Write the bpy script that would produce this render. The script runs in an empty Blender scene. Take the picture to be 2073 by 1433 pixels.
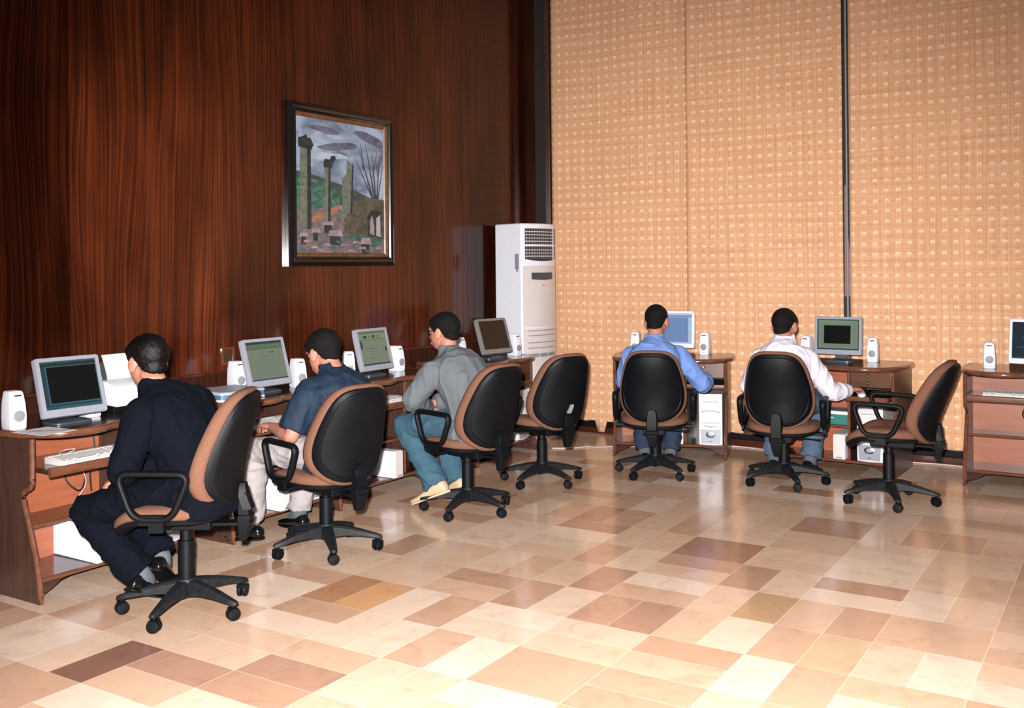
import bpy, bmesh, math, random
from mathutils import Vector, Matrix, noise
random.seed(7)
R = math.radians
SC = bpy.context.scene
COL = SC.collection

# ------------------------------------------------------------------ camera
F_PX, YAW, ROLL = 2038.0, math.atan2(2320 - 1036.5, 2038.0), 0.010
cd = bpy.data.cameras.new('camera'); cam = bpy.data.objects.new('camera', cd); COL.objects.link(cam)
cd.sensor_fit = 'HORIZONTAL'; cd.sensor_width = 36.0; cd.lens = 36.0 * F_PX / 2073.0
cd.shift_y = -(716.5 - 538.0) / 2073.0
cd.clip_start = 0.05; cd.clip_end = 60
_f = Vector((-math.sin(YAW), math.cos(YAW), 0)); _r = Vector((math.cos(YAW), math.sin(YAW), 0)); _u = Vector((0, 0, 1))
_x = _r * math.cos(ROLL) - _u * math.sin(ROLL); _y = _r * math.sin(ROLL) + _u * math.cos(ROLL); _z = -_f
cam.matrix_world = Matrix(((_x.x, _y.x, _z.x, 0), (_x.y, _y.y, _z.y, 0), (_x.z, _y.z, _z.z, 1.5), (0, 0, 0, 1)))
SC.camera = cam

# ------------------------------------------------------------------ light
w = bpy.data.worlds.new('hall_ambient'); SC.world = w; w.use_nodes = True
w.node_tree.nodes['Background'].inputs[0].default_value = (1.0, 0.93, 0.86, 1)
w.node_tree.nodes['Background'].inputs[1].default_value = 0.055

def spot(name, loc, target, power, size, blend, radius, color=(1, 1, 1)):
    l = bpy.data.lights.new(name, 'SPOT'); l.energy = power; l.spot_size = R(size); l.spot_blend = blend
    l.shadow_soft_size = radius; l.color = color
    o = bpy.data.objects.new(name, l); COL.objects.link(o); o.location = loc
    o.rotation_euler = (Vector(target) - Vector(loc)).to_track_quat('-Z', 'Y').to_euler()
    return o
# the flash of the photographer's camera, just above and left of the lens
spot('camera_flash', (-0.06, -0.03, 1.62), (-3.0, 5.2, -0.55), 4300, 92, 1.0, 0.035, (1.0, 0.97, 0.96))

def area(name, loc, rot, sx, sy, power, color):
    l = bpy.data.lights.new(name, 'AREA'); l.shape = 'RECTANGLE'; l.size = sx; l.size_y = sy; l.energy = power; l.color = color
    o = bpy.data.objects.new(name, l); COL.objects.link(o); o.location = loc; o.rotation_euler = rot
    return o
# the hall's own dim ceiling lighting
area('ceiling_light', (-1.0, 3.5, 5.2), (0, 0, 0), 5.0, 5.0, 60, (1.0, 0.88, 0.8))

SC.view_settings.view_transform = 'Standard'; SC.view_settings.look = 'None'
SC.view_settings.exposure = 0.0; SC.view_settings.gamma = 1.0; SC.view_settings.use_curve_mapping = False
try: SC.cycles.use_denoising = True
except Exception: pass

# ------------------------------------------------------------------ materials
def lin(h):
    if isinstance(h, str):
        h = h.lstrip('#'); c = [int(h[i:i + 2], 16) / 255 for i in (0, 2, 4)]
    else: c = [v / 255 for v in h]
    return tuple(v / 12.92 if v <= 0.04045 else ((v + 0.055) / 1.055) ** 2.4 for v in c) + (1.0,)

MATS = {}
def base_mat(name, color, rough=0.5, metal=0.0, spec=0.5, coat=0.0):
    m = bpy.data.materials.new(name); m.use_nodes = True
    b = m.node_tree.nodes['Principled BSDF']
    b.inputs['Base Color'].default_value = color if len(color) == 4 else tuple(color) + (1,)
    b.inputs['Roughness'].default_value = rough; b.inputs['Metallic'].default_value = metal
    b.inputs['Specular IOR Level'].default_value = spec
    if coat: b.inputs['Coat Weight'].default_value = coat; b.inputs['Coat Roughness'].default_value = 0.08
    MATS[name] = m
    return m, m.node_tree.nodes, m.node_tree.links, b
def N(nodes, t, **kw):
    n = nodes.new(t)
    for k, v in kw.items(): setattr(n, k, v)
    return n
def math_node(nodes, links, op, a, b=None, c=None, clamp=False):
    n = nodes.new('ShaderNodeMath'); n.operation = op; n.use_clamp = clamp
    for i, v in enumerate((a, b, c)):
        if v is None: continue
        if isinstance(v, (int, float)): n.inputs[i].default_value = v
        else: links.new(v, n.inputs[i])
    return n.outputs[0]
def ramp(nodes, links, fac, stops):
    n = nodes.new('ShaderNodeValToRGB'); e = n.color_ramp.elements
    e[0].position, e[0].color = stops[0]; e[1].position, e[1].color = stops[-1]
    for p, c in stops[1:-1]:
        x = e.new(p); x.color = c
    links.new(fac, n.inputs[0]); return n.outputs[0]
def mix(nodes, links, fac, a, b, mode='MIX'):
    n = nodes.new('ShaderNodeMix'); n.data_type = 'RGBA'; n.blend_type = mode
    for s, v in ((n.inputs[0], fac), (n.inputs[6], a), (n.inputs[7], b)):
        if isinstance(v, (int, float, tuple)): s.default_value = v
        else: links.new(v, s)
    return n.outputs[2]

def plain(name, color, rough=0.5, metal=0.0, spec=0.5, coat=0.0, var=0.08, scale=30, bump=0.0, bscale=200):
    m, n, l, b = base_mat(name, color, rough, metal, spec, coat)
    tc = N(n, 'ShaderNodeTexCoord'); nz = N(n, 'ShaderNodeTexNoise'); nz.inputs['Scale'].default_value = scale; nz.inputs['Detail'].default_value = 3
    l.new(tc.outputs['Object'], nz.inputs['Vector'])
    c0 = tuple(min(1, v * (1 - var)) for v in color[:3]) + (1,); c1 = tuple(min(1, v * (1 + var)) for v in color[:3]) + (1,)
    l.new(ramp(n, l, nz.outputs['Fac'], [(0.3, c0), (0.7, c1)]), b.inputs['Base Color'])
    if bump:
        n2 = N(n, 'ShaderNodeTexNoise'); n2.inputs['Scale'].default_value = bscale; n2.inputs['Detail'].default_value = 2
        l.new(tc.outputs['Object'], n2.inputs['Vector'])
        bp = N(n, 'ShaderNodeBump'); bp.inputs['Strength'].default_value = bump; bp.inputs['Distance'].default_value = 0.004
        l.new(n2.outputs['Fac'], bp.inputs['Height']); l.new(bp.outputs[0], b.inputs['Normal'])
    return m

def wood(name, dark, light, stretch=(40, 40, 2.0), rough=0.3, coat=0.0, spec=0.5):
    m, n, l, b = base_mat(name, dark, rough, 0, spec, coat)
    tc = N(n, 'ShaderNodeTexCoord'); mp = N(n, 'ShaderNodeMapping'); mp.inputs['Scale'].default_value = stretch
    l.new(tc.outputs['Object'], mp.inputs[0])
    a = N(n, 'ShaderNodeTexNoise'); a.inputs['Scale'].default_value = 1.0; a.inputs['Detail'].default_value = 8; a.inputs['Roughness'].default_value = 0.65; a.inputs['Distortion'].default_value = 0.4
    l.new(mp.outputs[0], a.inputs['Vector'])
    l.new(ramp(n, l, a.outputs['Fac'], [(0.28, dark), (0.72, light)]), b.inputs['Base Color'])
    return m

def emis(name, color, strength=1.0, rough=0.3, base=0.004):
    m, n, l, b = base_mat(name, (base, base, base, 1), rough)
    b.inputs['Specular IOR Level'].default_value = 0.2
    b.inputs['Emission Color'].default_value = color; b.inputs['Emission Strength'].default_value = strength
    return m

def make_wall_panel():
    m, n, l, b = base_mat('mahogany_veneer', lin('#4a2010'), 0.13, 0, 0.3, 0.0)
    tc = N(n, 'ShaderNodeTexCoord'); sp = N(n, 'ShaderNodeSeparateXYZ'); l.new(tc.outputs['Object'], sp.inputs[0])
    y, z = sp.outputs[1], sp.outputs[2]
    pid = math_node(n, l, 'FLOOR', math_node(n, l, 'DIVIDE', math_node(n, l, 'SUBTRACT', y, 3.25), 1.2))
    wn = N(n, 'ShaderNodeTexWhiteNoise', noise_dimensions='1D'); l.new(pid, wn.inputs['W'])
    # cathedral grain: coordinates bent by a slow noise, then strongly stretched upward
    cv = N(n, 'ShaderNodeCombineXYZ')
    slow = N(n, 'ShaderNodeTexNoise'); slow.inputs['Scale'].default_value = 1.0; slow.inputs['Detail'].default_value = 1
    mp = N(n, 'ShaderNodeMapping'); mp.inputs['Scale'].default_value = (1, 2.2, 0.55); l.new(tc.outputs['Object'], mp.inputs[0]); l.new(mp.outputs[0], slow.inputs['Vector'])
    yy = math_node(n, l, 'ADD', math_node(n, l, 'ADD', y, math_node(n, l, 'MULTIPLY', slow.outputs['Fac'], 0.22)), math_node(n, l, 'MULTIPLY', pid, 7.3))
    l.new(math_node(n, l, 'MULTIPLY', yy, 60.0), cv.inputs[1]); l.new(math_node(n, l, 'MULTIPLY', z, 0.55), cv.inputs[2])
    g = N(n, 'ShaderNodeTexNoise'); g.inputs['Scale'].default_value = 1.0; g.inputs['Detail'].default_value = 6; g.inputs['Roughness'].default_value = 0.7
    l.new(cv.outputs[0], g.inputs['Vector'])
    c = ramp(n, l, g.outputs['Fac'], [(0.28, lin('#1e0d08')), (0.45, lin('#36170d')), (0.58, lin('#4d2311')), (0.75, lin('#603016'))])
    # broad figure patches
    fg = N(n, 'ShaderNodeTexNoise'); fg.inputs['Scale'].default_value = 1.0; fg.inputs['Detail'].default_value = 3
    mp2 = N(n, 'ShaderNodeMapping'); mp2.inputs['Scale'].default_value = (1, 2.6, 0.9); mp2.inputs['Location'].default_value = (0, 0.8, 0.2); l.new(tc.outputs['Object'], mp2.inputs[0]); l.new(mp2.outputs[0], fg.inputs['Vector'])
    fr = ramp(n, l, fg.outputs['Fac'], [(0.34, (0.5, 0.46, 0.46, 1)), (0.64, (1.4, 1.35, 1.25, 1))])
    c = mix(n, l, 1.0, c, fr, 'MULTIPLY')
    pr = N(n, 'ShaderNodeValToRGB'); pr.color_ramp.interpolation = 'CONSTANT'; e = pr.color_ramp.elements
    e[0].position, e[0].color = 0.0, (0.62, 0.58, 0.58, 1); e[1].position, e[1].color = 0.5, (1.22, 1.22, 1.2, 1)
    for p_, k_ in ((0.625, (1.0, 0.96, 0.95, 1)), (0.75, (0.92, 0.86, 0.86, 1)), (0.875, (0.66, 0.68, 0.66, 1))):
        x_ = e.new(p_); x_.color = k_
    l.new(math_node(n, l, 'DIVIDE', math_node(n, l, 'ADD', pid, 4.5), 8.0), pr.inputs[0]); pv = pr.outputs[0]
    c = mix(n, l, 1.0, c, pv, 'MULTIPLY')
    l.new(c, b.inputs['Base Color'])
    return m

def make_floor():
    m, n, l, b = base_mat('marble_tiles', lin('#c9a184'), 0.10, 0, 0.5)
    tc = N(n, 'ShaderNodeTexCoord'); sp = N(n, 'ShaderNodeSeparateXYZ'); l.new(tc.outputs['Object'], sp.inputs[0])
    gx = math_node(n, l, 'DIVIDE', math_node(n, l, 'ADD', sp.outputs[0], 0.924), 0.394)
    gy = math_node(n, l, 'DIVIDE', math_node(n, l, 'SUBTRACT', sp.outputs[1], 4.855), 0.372)
    ix, iy = math_node(n, l, 'FLOOR', gx), math_node(n, l, 'FLOOR', gy)
    fx, fy = math_node(n, l, 'FRACT', gx), math_node(n, l, 'FRACT', gy)
    cell = N(n, 'ShaderNodeCombineXYZ'); l.new(ix, cell.inputs[0]); l.new(iy, cell.inputs[1])
    wn = N(n, 'ShaderNodeTexWhiteNoise', noise_dimensions='2D'); l.new(cell.outputs[0], wn.inputs['Vector'])
    # each 40 cm square is either whole or two half tiles, laid one way or the other
    alongx = math_node(n, l, 'GREATER_THAN', wn.outputs['Value'], 0.52)
    whole = math_node(n, l, 'LESS_THAN', wn.outputs['Value'], 0.18)
    # a few darker slabs lying where the floor has them: (column, row, split along x, whole)
    def at_cell(a, c_):
        return math_node(n, l, 'MULTIPLY', math_node(n, l, 'COMPARE', ix, float(a), 0.4), math_node(n, l, 'COMPARE', iy, float(c_), 0.4))
    DARK = [(-7, -7, 0, 1, '#7a584b'), (-6, -4, 0, 0, '#a3785a'), (-6, -4, 0, 1, '#bd9068'), (-2, -2, 0, 1, '#a88868'), (-3, 0, 1, 0, '#96705c'), (-1, -3, 0, 1, '#b59c7e'), (-5, 1, 0, 0, '#a47c66'), (-1, -2, 0, 1, '#b08c74')]
    cells = {}
    for a, c_, wh, hf, col in DARK:
        if (a, c_) in cells: continue
        k = at_cell(a, c_); cells[(a, c_)] = k
        alongx = math_node(n, l, 'MAXIMUM', alongx, k)
        inv = math_node(n, l, 'SUBTRACT', 1.0, k)
        whole = math_node(n, l, 'MAXIMUM', whole, k) if wh else math_node(n, l, 'MULTIPLY', whole, inv)
    fsel = math_node(n, l, 'ADD', math_node(n, l, 'MULTIPLY', fx, alongx), math_node(n, l, 'MULTIPLY', fy, math_node(n, l, 'SUBTRACT', 1.0, alongx)))
    half = math_node(n, l, 'MULTIPLY', math_node(n, l, 'GREATER_THAN', fsel, 0.5), math_node(n, l, 'SUBTRACT', 1.0, whole))
    tid = N(n, 'ShaderNodeCombineXYZ'); l.new(ix, tid.inputs[0]); l.new(iy, tid.inputs[1]); l.new(math_node(n, l, 'ADD', half, 3.0), tid.inputs[2])
    w3 = N(n, 'ShaderNodeTexWhiteNoise', noise_dimensions='3D'); l.new(tid.outputs[0], w3.inputs['Vector'])
    tone = ramp(n, l, w3.outputs['Value'], [(0.0, lin('#a07c67')), (0.1, lin('#b28e76')), (0.35, lin('#bf9f86')), (0.7, lin('#c7ac97')), (1.0, lin('#d1bbaa'))])
    for a, c_, wh, hf, col in DARK:
        k = math_node(n, l, 'MULTIPLY', cells[(a, c_)], math_node(n, l, 'COMPARE', half, float(hf), 0.4))
        tone = mix(n, l, k, tone, lin(col))
    # veining
    off = N(n, 'ShaderNodeVectorMath', operation='SCALE'); l.new(w3.outputs['Color'], off.inputs[0]); off.inputs['Scale'].default_value = 20
    ad = N(n, 'ShaderNodeVectorMath', operation='ADD'); l.new(tc.outputs['Object'], ad.inputs[0]); l.new(off.outputs[0], ad.inputs[1])
    vn = N(n, 'ShaderNodeTexNoise'); vn.inputs['Scale'].default_value = 7; vn.inputs['Detail'].default_value = 8; vn.inputs['Roughness'].default_value = 0.62; vn.inputs['Distortion'].default_value = 1.2
    l.new(ad.outputs[0], vn.inputs['Vector'])
    vr = ramp(n, l, vn.outputs['Fac'], [(0.25, (0.82, 0.74, 0.68, 1)), (0.45, (0.98, 0.96, 0.94, 1)), (0.75, (1.06, 1.05, 1.04, 1))])
    c = mix(n, l, 1.0, tone, vr, 'MULTIPLY')
    # joints
    def edge(f): return math_node(n, l, 'MINIMUM', f, math_node(n, l, 'SUBTRACT', 1.0, f))
    hd = math_node(n, l, 'ADD', math_node(n, l, 'ABSOLUTE', math_node(n, l, 'SUBTRACT', fsel, 0.5)), whole)
    d = math_node(n, l, 'MINIMUM', math_node(n, l, 'MINIMUM', edge(fx), edge(fy)), hd)
    j = math_node(n, l, 'LESS_THAN', d, 0.006)
    c = mix(n, l, math_node(n, l, 'MULTIPLY', j, 0.28), c, lin('#efe0d0'))
    l.new(c, b.inputs['Base Color'])
    rn = N(n, 'ShaderNodeTexNoise'); rn.inputs['Scale'].default_value = 3.0; rn.inputs['Detail'].default_value = 4; l.new(tc.outputs['Object'], rn.inputs['Vector'])
    l.new(ramp(n, l, rn.outputs['Fac'], [(0.3, (0.10,) * 3 + (1,)), (0.7, (0.2,) * 3 + (1,))]), b.inputs['Roughness'])
    return m

def make_curtain():
    m, n, l, b = base_mat('quilted_curtain_fabric', lin('#d8a070'), 0.75, 0, 0.25)
    tc = N(n, 'ShaderNodeTexCoord'); sp = N(n, 'ShaderNodeSeparateXYZ'); l.new(tc.outputs['Object'], sp.inputs[0])
    jit = N(n, 'ShaderNodeTexNoise'); jit.inputs['Scale'].default_value = 2.2; jit.inputs['Detail'].default_value = 2; l.new(tc.outputs['Object'], jit.inputs['Vector'])
    jv = math_node(n, l, 'MULTIPLY', math_node(n, l, 'SUBTRACT', jit.outputs['Fac'], 0.5), 0.5)
    gx = math_node(n, l, 'ADD', math_node(n, l, 'DIVIDE', sp.outputs[0], 0.081), jv); gz = math_node(n, l, 'ADD', math_node(n, l, 'DIVIDE', sp.outputs[2], 0.080), jv)
    ux = math_node(n, l, 'SUBTRACT', math_node(n, l, 'FRACT', gx), 0.5); uz = math_node(n, l, 'SUBTRACT', math_node(n, l, 'FRACT', gz), 0.5)
    r2 = math_node(n, l, 'SQRT', math_node(n, l, 'ADD', math_node(n, l, 'MULTIPLY', ux, ux), math_node(n, l, 'MULTIPLY', uz, uz)))
    # a worked ring open at its foot
    ring = math_node(n, l, 'SUBTRACT', 1.4, math_node(n, l, 'DIVIDE', math_node(n, l, 'ABSOLUTE', math_node(n, l, 'SUBTRACT', r2, 0.14)), 0.085), clamp=True)
    upper = math_node(n, l, 'MULTIPLY_ADD', uz, 4.0, 0.75, clamp=True)
    ring = math_node(n, l, 'MULTIPLY', ring, upper)
    idc = N(n, 'ShaderNodeCombineXYZ'); l.new(math_node(n, l, 'FLOOR', gx), idc.inputs[0]); l.new(math_node(n, l, 'FLOOR', gz), idc.inputs[1])
    wn = N(n, 'ShaderNodeTexWhiteNoise', noise_dimensions='2D'); l.new(idc.outputs[0], wn.inputs['Vector'])
    ring = math_node(n, l, 'MULTIPLY', ring, math_node(n, l, 'MULTIPLY_ADD', wn.outputs['Value'], 0.5, 0.7))
    # weave threads
    thr = N(n, 'ShaderNodeTexNoise'); thr.inputs['Scale'].default_value = 1; thr.inputs['Detail'].default_value = 3
    mp = N(n, 'ShaderNodeMapping'); mp.inputs['Scale'].default_value = (90, 1, 1.5); l.new(tc.outputs['Object'], mp.inputs[0]); l.new(mp.outputs[0], thr.inputs['Vector'])
    th2 = N(n, 'ShaderNodeTexNoise'); th2.inputs['Scale'].default_value = 1; th2.inputs['Detail'].default_value = 2
    mp2 = N(n, 'ShaderNodeMapping'); mp2.inputs['Scale'].default_value = (1.5, 1, 60); l.new(tc.outputs['Object'], mp2.inputs[0]); l.new(mp2.outputs[0], th2.inputs['Vector'])
    t = math_node(n, l, 'ADD', math_node(n, l, 'MULTIPLY', thr.outputs['Fac'], 0.6), math_node(n, l, 'MULTIPLY', th2.outputs['Fac'], 0.4))
    c = ramp(n, l, t, [(0.36, lin('#ba8a68')), (0.5, lin('#ca9a75')), (0.64, lin('#d4a782'))])
    c = mix(n, l, math_node(n, l, 'MULTIPLY', ring, 0.75), c, lin('#ecd0b2'))
    # quilting rows: a slightly darker line between the rows of rings
    row = math_node(n, l, 'GREATER_THAN', math_node(n, l, 'ABSOLUTE', uz), 0.465)
    c = mix(n, l, math_node(n, l, 'MULTIPLY', row, 0.18), c, lin('#b87850'))
    l.new(c, b.inputs['Base Color'])
    h = math_node(n, l, 'SUBTRACT', 1.0, math_node(n, l, 'MULTIPLY', r2, 2.6), clamp=True)
    h = math_node(n, l, 'ADD', math_node(n, l, 'MULTIPLY', h, 0.4), math_node(n, l, 'MULTIPLY', ring, 1.0))
    bp = N(n, 'ShaderNodeBump'); bp.inputs['Strength'].default_value = 0.35; bp.inputs['Distance'].default_value = 0.006
    l.new(h, bp.inputs['Height']); l.new(bp.outputs[0], b.inputs['Normal'])
    return m

M_WALL, M_FLOOR, M_CURT = make_wall_panel(), make_floor(), make_curtain()
M_TRIMWOOD = wood('dark_trim_wood', lin('#1a0a06'), lin('#3c1a0e'), (30, 30, 2), 0.5, 0, 0.2)
M_BASE = wood('baseboard_wood', lin('#2a100a'), lin('#4a1c10'), (2, 30, 30), 0.3)
M_BACKWALL = plain('dark_wall_behind_curtain', lin('#1d1712'), 0.7)
M_TOP = wood('walnut_laminate_top', lin('#2a1914'), lin('#442b22'), (4, 40, 40), 0.16, 0.3)
M_EDGE = wood('rounded_edge_wood', lin('#4c2c1f'), lin('#6e4532'), (4, 30, 30), 0.22, 0.4)
M_PANEL = wood('walnut_laminate_side', lin('#30201a'), lin('#483027'), (30, 30, 3), 0.3)
M_BACKP = wood('orange_laminate_back', lin('#84482e'), lin('#9c5c42'), (3, 30, 30), 0.35)
M_DRAWER = wood('drawer_front_wood', lin('#482c20'), lin('#603e2e'), (3, 30, 30), 0.28, 0.2)
M_BRASS = plain('brass', lin('#d8b878'), 0.25, 1.0)
M_BLACKP = plain('black_plastic', lin('#080a0d'), 0.55, 0, 0.14, var=0.15, scale=60, bump=0.25, bscale=500)
M_BLACKM = plain('black_shell_plastic', lin('#06080c'), 0.5, 0, 0.16, var=0.2, scale=9, bump=0.15, bscale=700)
M_DUSTY = plain('dusty_black_plastic', lin('#101316'), 0.55, 0, 0.3, var=0.45, scale=40, bump=0.2, bscale=300)
M_BROWNF = plain('brown_wool_fabric', lin('#6a4a3b'), 0.95, 0, 0.1, var=0.14, scale=160, bump=0.5, bscale=900)
M_STEEL = plain('steel', lin('#9a9ca0'), 0.3, 1.0)
M_SILVER = plain('silver_plastic', lin('#8d8f99'), 0.35, 0.15, 0.5, var=0.03)
M_GREYB = plain('grey_bezel', lin('#73716f'), 0.4, 0.1, var=0.03)
M_WHITEP = plain('white_plastic', lin('#d6d7e0'), 0.4, 0, 0.5, var=0.02)
M_WHITEP2 = plain('ivory_plastic', lin('#c4bcba'), 0.4, 0, 0.5, var=0.03)
M_WHITEB = plain('white_bezel', lin('#cfd0d8'), 0.4, 0, 0.5, var=0.02)
M_DGREY = plain('dark_grey_plastic', lin('#3a4046'), 0.4, 0, 0.5)
M_MGREY = plain('mid_grey_plastic', lin('#7e7e84'), 0.5, 0, 0.4, var=0.25, scale=400)
M_LGREY = plain('light_grey_plastic', lin('#9a9ca4'), 0.45)
M_BLUEG = plain('blue_grey_plastic', lin('#3f6478'), 0.4)
M_PAPER = plain('paper', lin('#cfccca'), 0.8, 0, 0.2, var=0.03)
M_PRINT = plain('grey_print', lin('#98989e'), 0.8)
M_KEY = plain('key_caps', lin('#bdb9b4'), 0.5, 0, 0.4, var=0.05)
M_TEAL = plain('teal_card', lin('#15655e'), 0.5)
M_CABLEW = plain('white_cable', lin('#b8a8a0'), 0.5)
M_CABLEB = plain('black_cable', lin('#141414'), 0.5)
M_OFF = base_mat('dark_glass', lin('#0c0e0c'), 0.12, 0, 0.5)[0]
M_GRILLE = plain('dark_grille_void', lin('#20262a'), 0.6)
M_SKIN = plain('skin', lin('#a06a58'), 0.55, 0, 0.4, var=0.06, scale=40, bump=0.12, bscale=300)
M_HAIR = plain('black_hair', lin('#060506'), 0.45, 0, 0.22, var=0.3, scale=120, bump=0.6, bscale=260)
M_HAIR2 = plain('short_dark_hair', lin('#0c0b0a'), 0.7, 0, 0.15, var=0.5, scale=140, bump=1.0, bscale=300)
M_EYEW = plain('eye_white', lin('#d8d2c8'), 0.2)
M_EYED = plain('eye_iris', lin('#140c08'), 0.2)
M_LEATHER = plain('black_shoe_leather', lin('#0b0b0d'), 0.14, 0, 0.6)
M_BEIGE = plain('beige_shoe_canvas', lin('#b39678'), 0.7, var=0.06)
M_SOLE = plain('pale_rubber_sole', lin('#c8ad92'), 0.7)
M_SOCK = plain('grey_sock_knit', lin('#4c5258'), 0.95, bump=0.4, bscale=500)
def cloth(name, col, rough=0.85, bump=0.35, spec=0.2, bs=24): 
    m, n, l, b = base_mat(name, lin(col), rough, 0, spec)
    tc = N(n, 'ShaderNodeTexCoord'); nz = N(n, 'ShaderNodeTexNoise'); nz.inputs['Scale'].default_value = 500; l.new(tc.outputs['Object'], nz.inputs['Vector'])
    c = lin(col); l.new(ramp(n, l, nz.outputs['Fac'], [(0.3, tuple(v * 0.85 for v in c[:3]) + (1,)), (0.7, tuple(min(1, v * 1.12) for v in c[:3]) + (1,))]), b.inputs['Base Color'])
    n2 = N(n, 'ShaderNodeTexNoise'); n2.inputs['Scale'].default_value = bs; n2.inputs['Detail'].default_value = 4; n2.inputs['Distortion'].default_value = 0.8; l.new(tc.outputs['Object'], n2.inputs['Vector'])
    bp = N(n, 'ShaderNodeBump'); bp.inputs['Strength'].default_value = bump; bp.inputs['Distance'].default_value = 0.02
    l.new(n2.outputs['Fac'], bp.inputs['Height']); l.new(bp.outputs[0], b.inputs['Normal'])
    return m

# ------------------------------------------------------------------ mesh helpers
class MB:
    def __init__(s): s.bm = bmesh.new()
    def face(s, vs, mat=0):
        try:
            f = s.bm.faces.new(vs); f.material_index = mat; return f
        except ValueError: return None
    def box(s, c, d, mat=0, M=None):
        vs = []
        for k in (-1, 1):
            for j in (-1, 1):
                for i in (-1, 1):
                    p = Vector((i * d[0] / 2, j * d[1] / 2, k * d[2] / 2))
                    if M: p = M @ p
                    vs.append(s.bm.verts.new(p + Vector(c)))
        for q in ((0, 2, 3, 1), (4, 5, 7, 6), (0, 1, 5, 4), (1, 3, 7, 5), (3, 2, 6, 7), (2, 0, 4, 6)): s.face([vs[i] for i in q], mat)
        return s
    def bounds(s, a, b, mat=0): return s.box([(a[i] + b[i]) / 2 for i in range(3)], [abs(b[i] - a[i]) for i in range(3)], mat)
    def rings(s, loops, mat=0, cap=True, closed=True):
        rs = [[s.bm.verts.new(p) for p in lp] for lp in loops]
        n = len(rs[0])
        for a, b in zip(rs, rs[1:]):
            for i in range(n if closed else n - 1):
                j = (i + 1) % n; s.face([a[i], a[j], b[j], b[i]], mat)
        if cap: s.face(rs[0][::-1], mat); s.face(rs[-1], mat)
        return s
    def prism(s, pts, axis, a, b, mat=0):
        # pts: 2D outline; axis 0: pts are (y,z); 1: (x,z); 2: (x,y)
        def P(p, t): return ((t, p[0], p[1]), (p[0], t, p[1]), (p[0], p[1], t))[axis]
        return s.rings([[P(p, a) for p in pts], [P(p, b) for p in pts]], mat)
    def tube(s, pts, r, n=8, mat=0, ell=None, closed=False, up=None):
        pts = [Vector(p) for p in pts]; loops = []; N_ = len(pts)
        ref = Vector(up) if up else Vector((0.0123, 0.0321, 1))
        for i, p in enumerate(pts):
            if closed: d = pts[(i + 1) % N_] - pts[i - 1]
            else: d = pts[min(i + 1, N_ - 1)] - pts[max(i - 1, 0)]
            d.normalize(); x = d.cross(ref)
            if x.length < 0.05: x = d.cross(Vector((1, 0, 0)))
            x.normalize(); y = x.cross(d).normalized()
            rr = r[i] if isinstance(r, (list, tuple)) else r
            ea, eb = ell or (1, 1)
            loops.append([p + x * (math.cos(t) * rr * ea) + y * (math.sin(t) * rr * eb) for t in (2 * math.pi * k / n for k in range(n))])
        if closed: loops.append(loops[0])
        if closed:
            rs = [[s.bm.verts.new(q) for q in lp] for lp in loops[:-1]]; rs.append(rs[0])
            for a, b in zip(rs, rs[1:]):
                for i in range(n): s.face([a[i], a[(i + 1) % n], b[(i + 1) % n], b[i]], mat)
            return s
        return s.rings(loops, mat)
    def lathe(s, prof, c=(0, 0, 0), n=24, mat=0, M=None, cap=True):
        loops = []
        for r, z in prof:
            lp = []
            for k in range(n):
                t = 2 * math.pi * k / n; p = Vector((r * math.cos(t), r * math.sin(t), z))
                if M: p = M @ p
                lp.append(p + Vector(c))
            loops.append(lp)
        return s.rings(loops, mat, cap)
    def ell(s, c, r, M=None, nu=16, nv=10, mat=0):
        loops = []
        for j in range(1, nv):
            a = math.pi * j / nv - math.pi / 2; lp = []
            for i in range(nu):
                t = 2 * math.pi * i / nu
                p = Vector((r[0] * math.cos(a) * math.cos(t), r[1] * math.cos(a) * math.sin(t), r[2] * math.sin(a)))
                if M: p = M @ p
                lp.append(p + Vector(c))
            loops.append(lp)
        return s.rings(loops, mat)
    def limb(s, chain, n=14, mat=0):
        # chain: [(point, radius), ...] a tapered tube with rounded ends
        pts = [Vector(p) for p, r in chain]; rad = [r for p, r in chain]
        P, Q = [], []
        d0 = (pts[0] - pts[1]).normalized(); d1 = (pts[-1] - pts[-2]).normalized()
        for a in (80, 55, 28): P.append(pts[0] + d0 * rad[0] * math.sin(R(a)) * 0.8); Q.append(rad[0] * math.cos(R(a)))
        P += pts; Q += rad
        for a in (28, 55, 80): P.append(pts[-1] + d1 * rad[-1] * math.sin(R(a)) * 0.8); Q.append(rad[-1] * math.cos(R(a)))
        return s.tube(P, Q, n, mat)
    def build(s, name, mats, parent=None, bevel=0.0, smooth=True, angle=38, loc=None, rot=None):
        bmesh.ops.recalc_face_normals(s.bm, faces=s.bm.faces[:])
        me = bpy.data.meshes.new(name); s.bm.to_mesh(me); s.bm.free()
        return link_mesh(name, me, mats, parent, bevel, smooth, angle, loc, rot)

def link_mesh(name, me, mats, parent=None, bevel=0.0, smooth=True, angle=38, loc=None, rot=None):
    for m in (mats if isinstance(mats, (list, tuple)) else [mats]): me.materials.append(m)
    if smooth:
        me.polygons.foreach_set('use_smooth', [True] * len(me.polygons))
        if angle: me.set_sharp_from_angle(angle=R(angle))
    o = bpy.data.objects.new(name, me); COL.objects.link(o)
    if parent: o.parent = parent
    if loc: o.location = loc
    if rot: o.rotation_euler = rot
    if bevel:
        b = o.modifiers.new('bevel', 'BEVEL'); b.width = bevel; b.segments = 3; b.limit_method = 'ANGLE'; b.angle_limit = R(40)
        b.harden_normals = False
    return o

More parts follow.
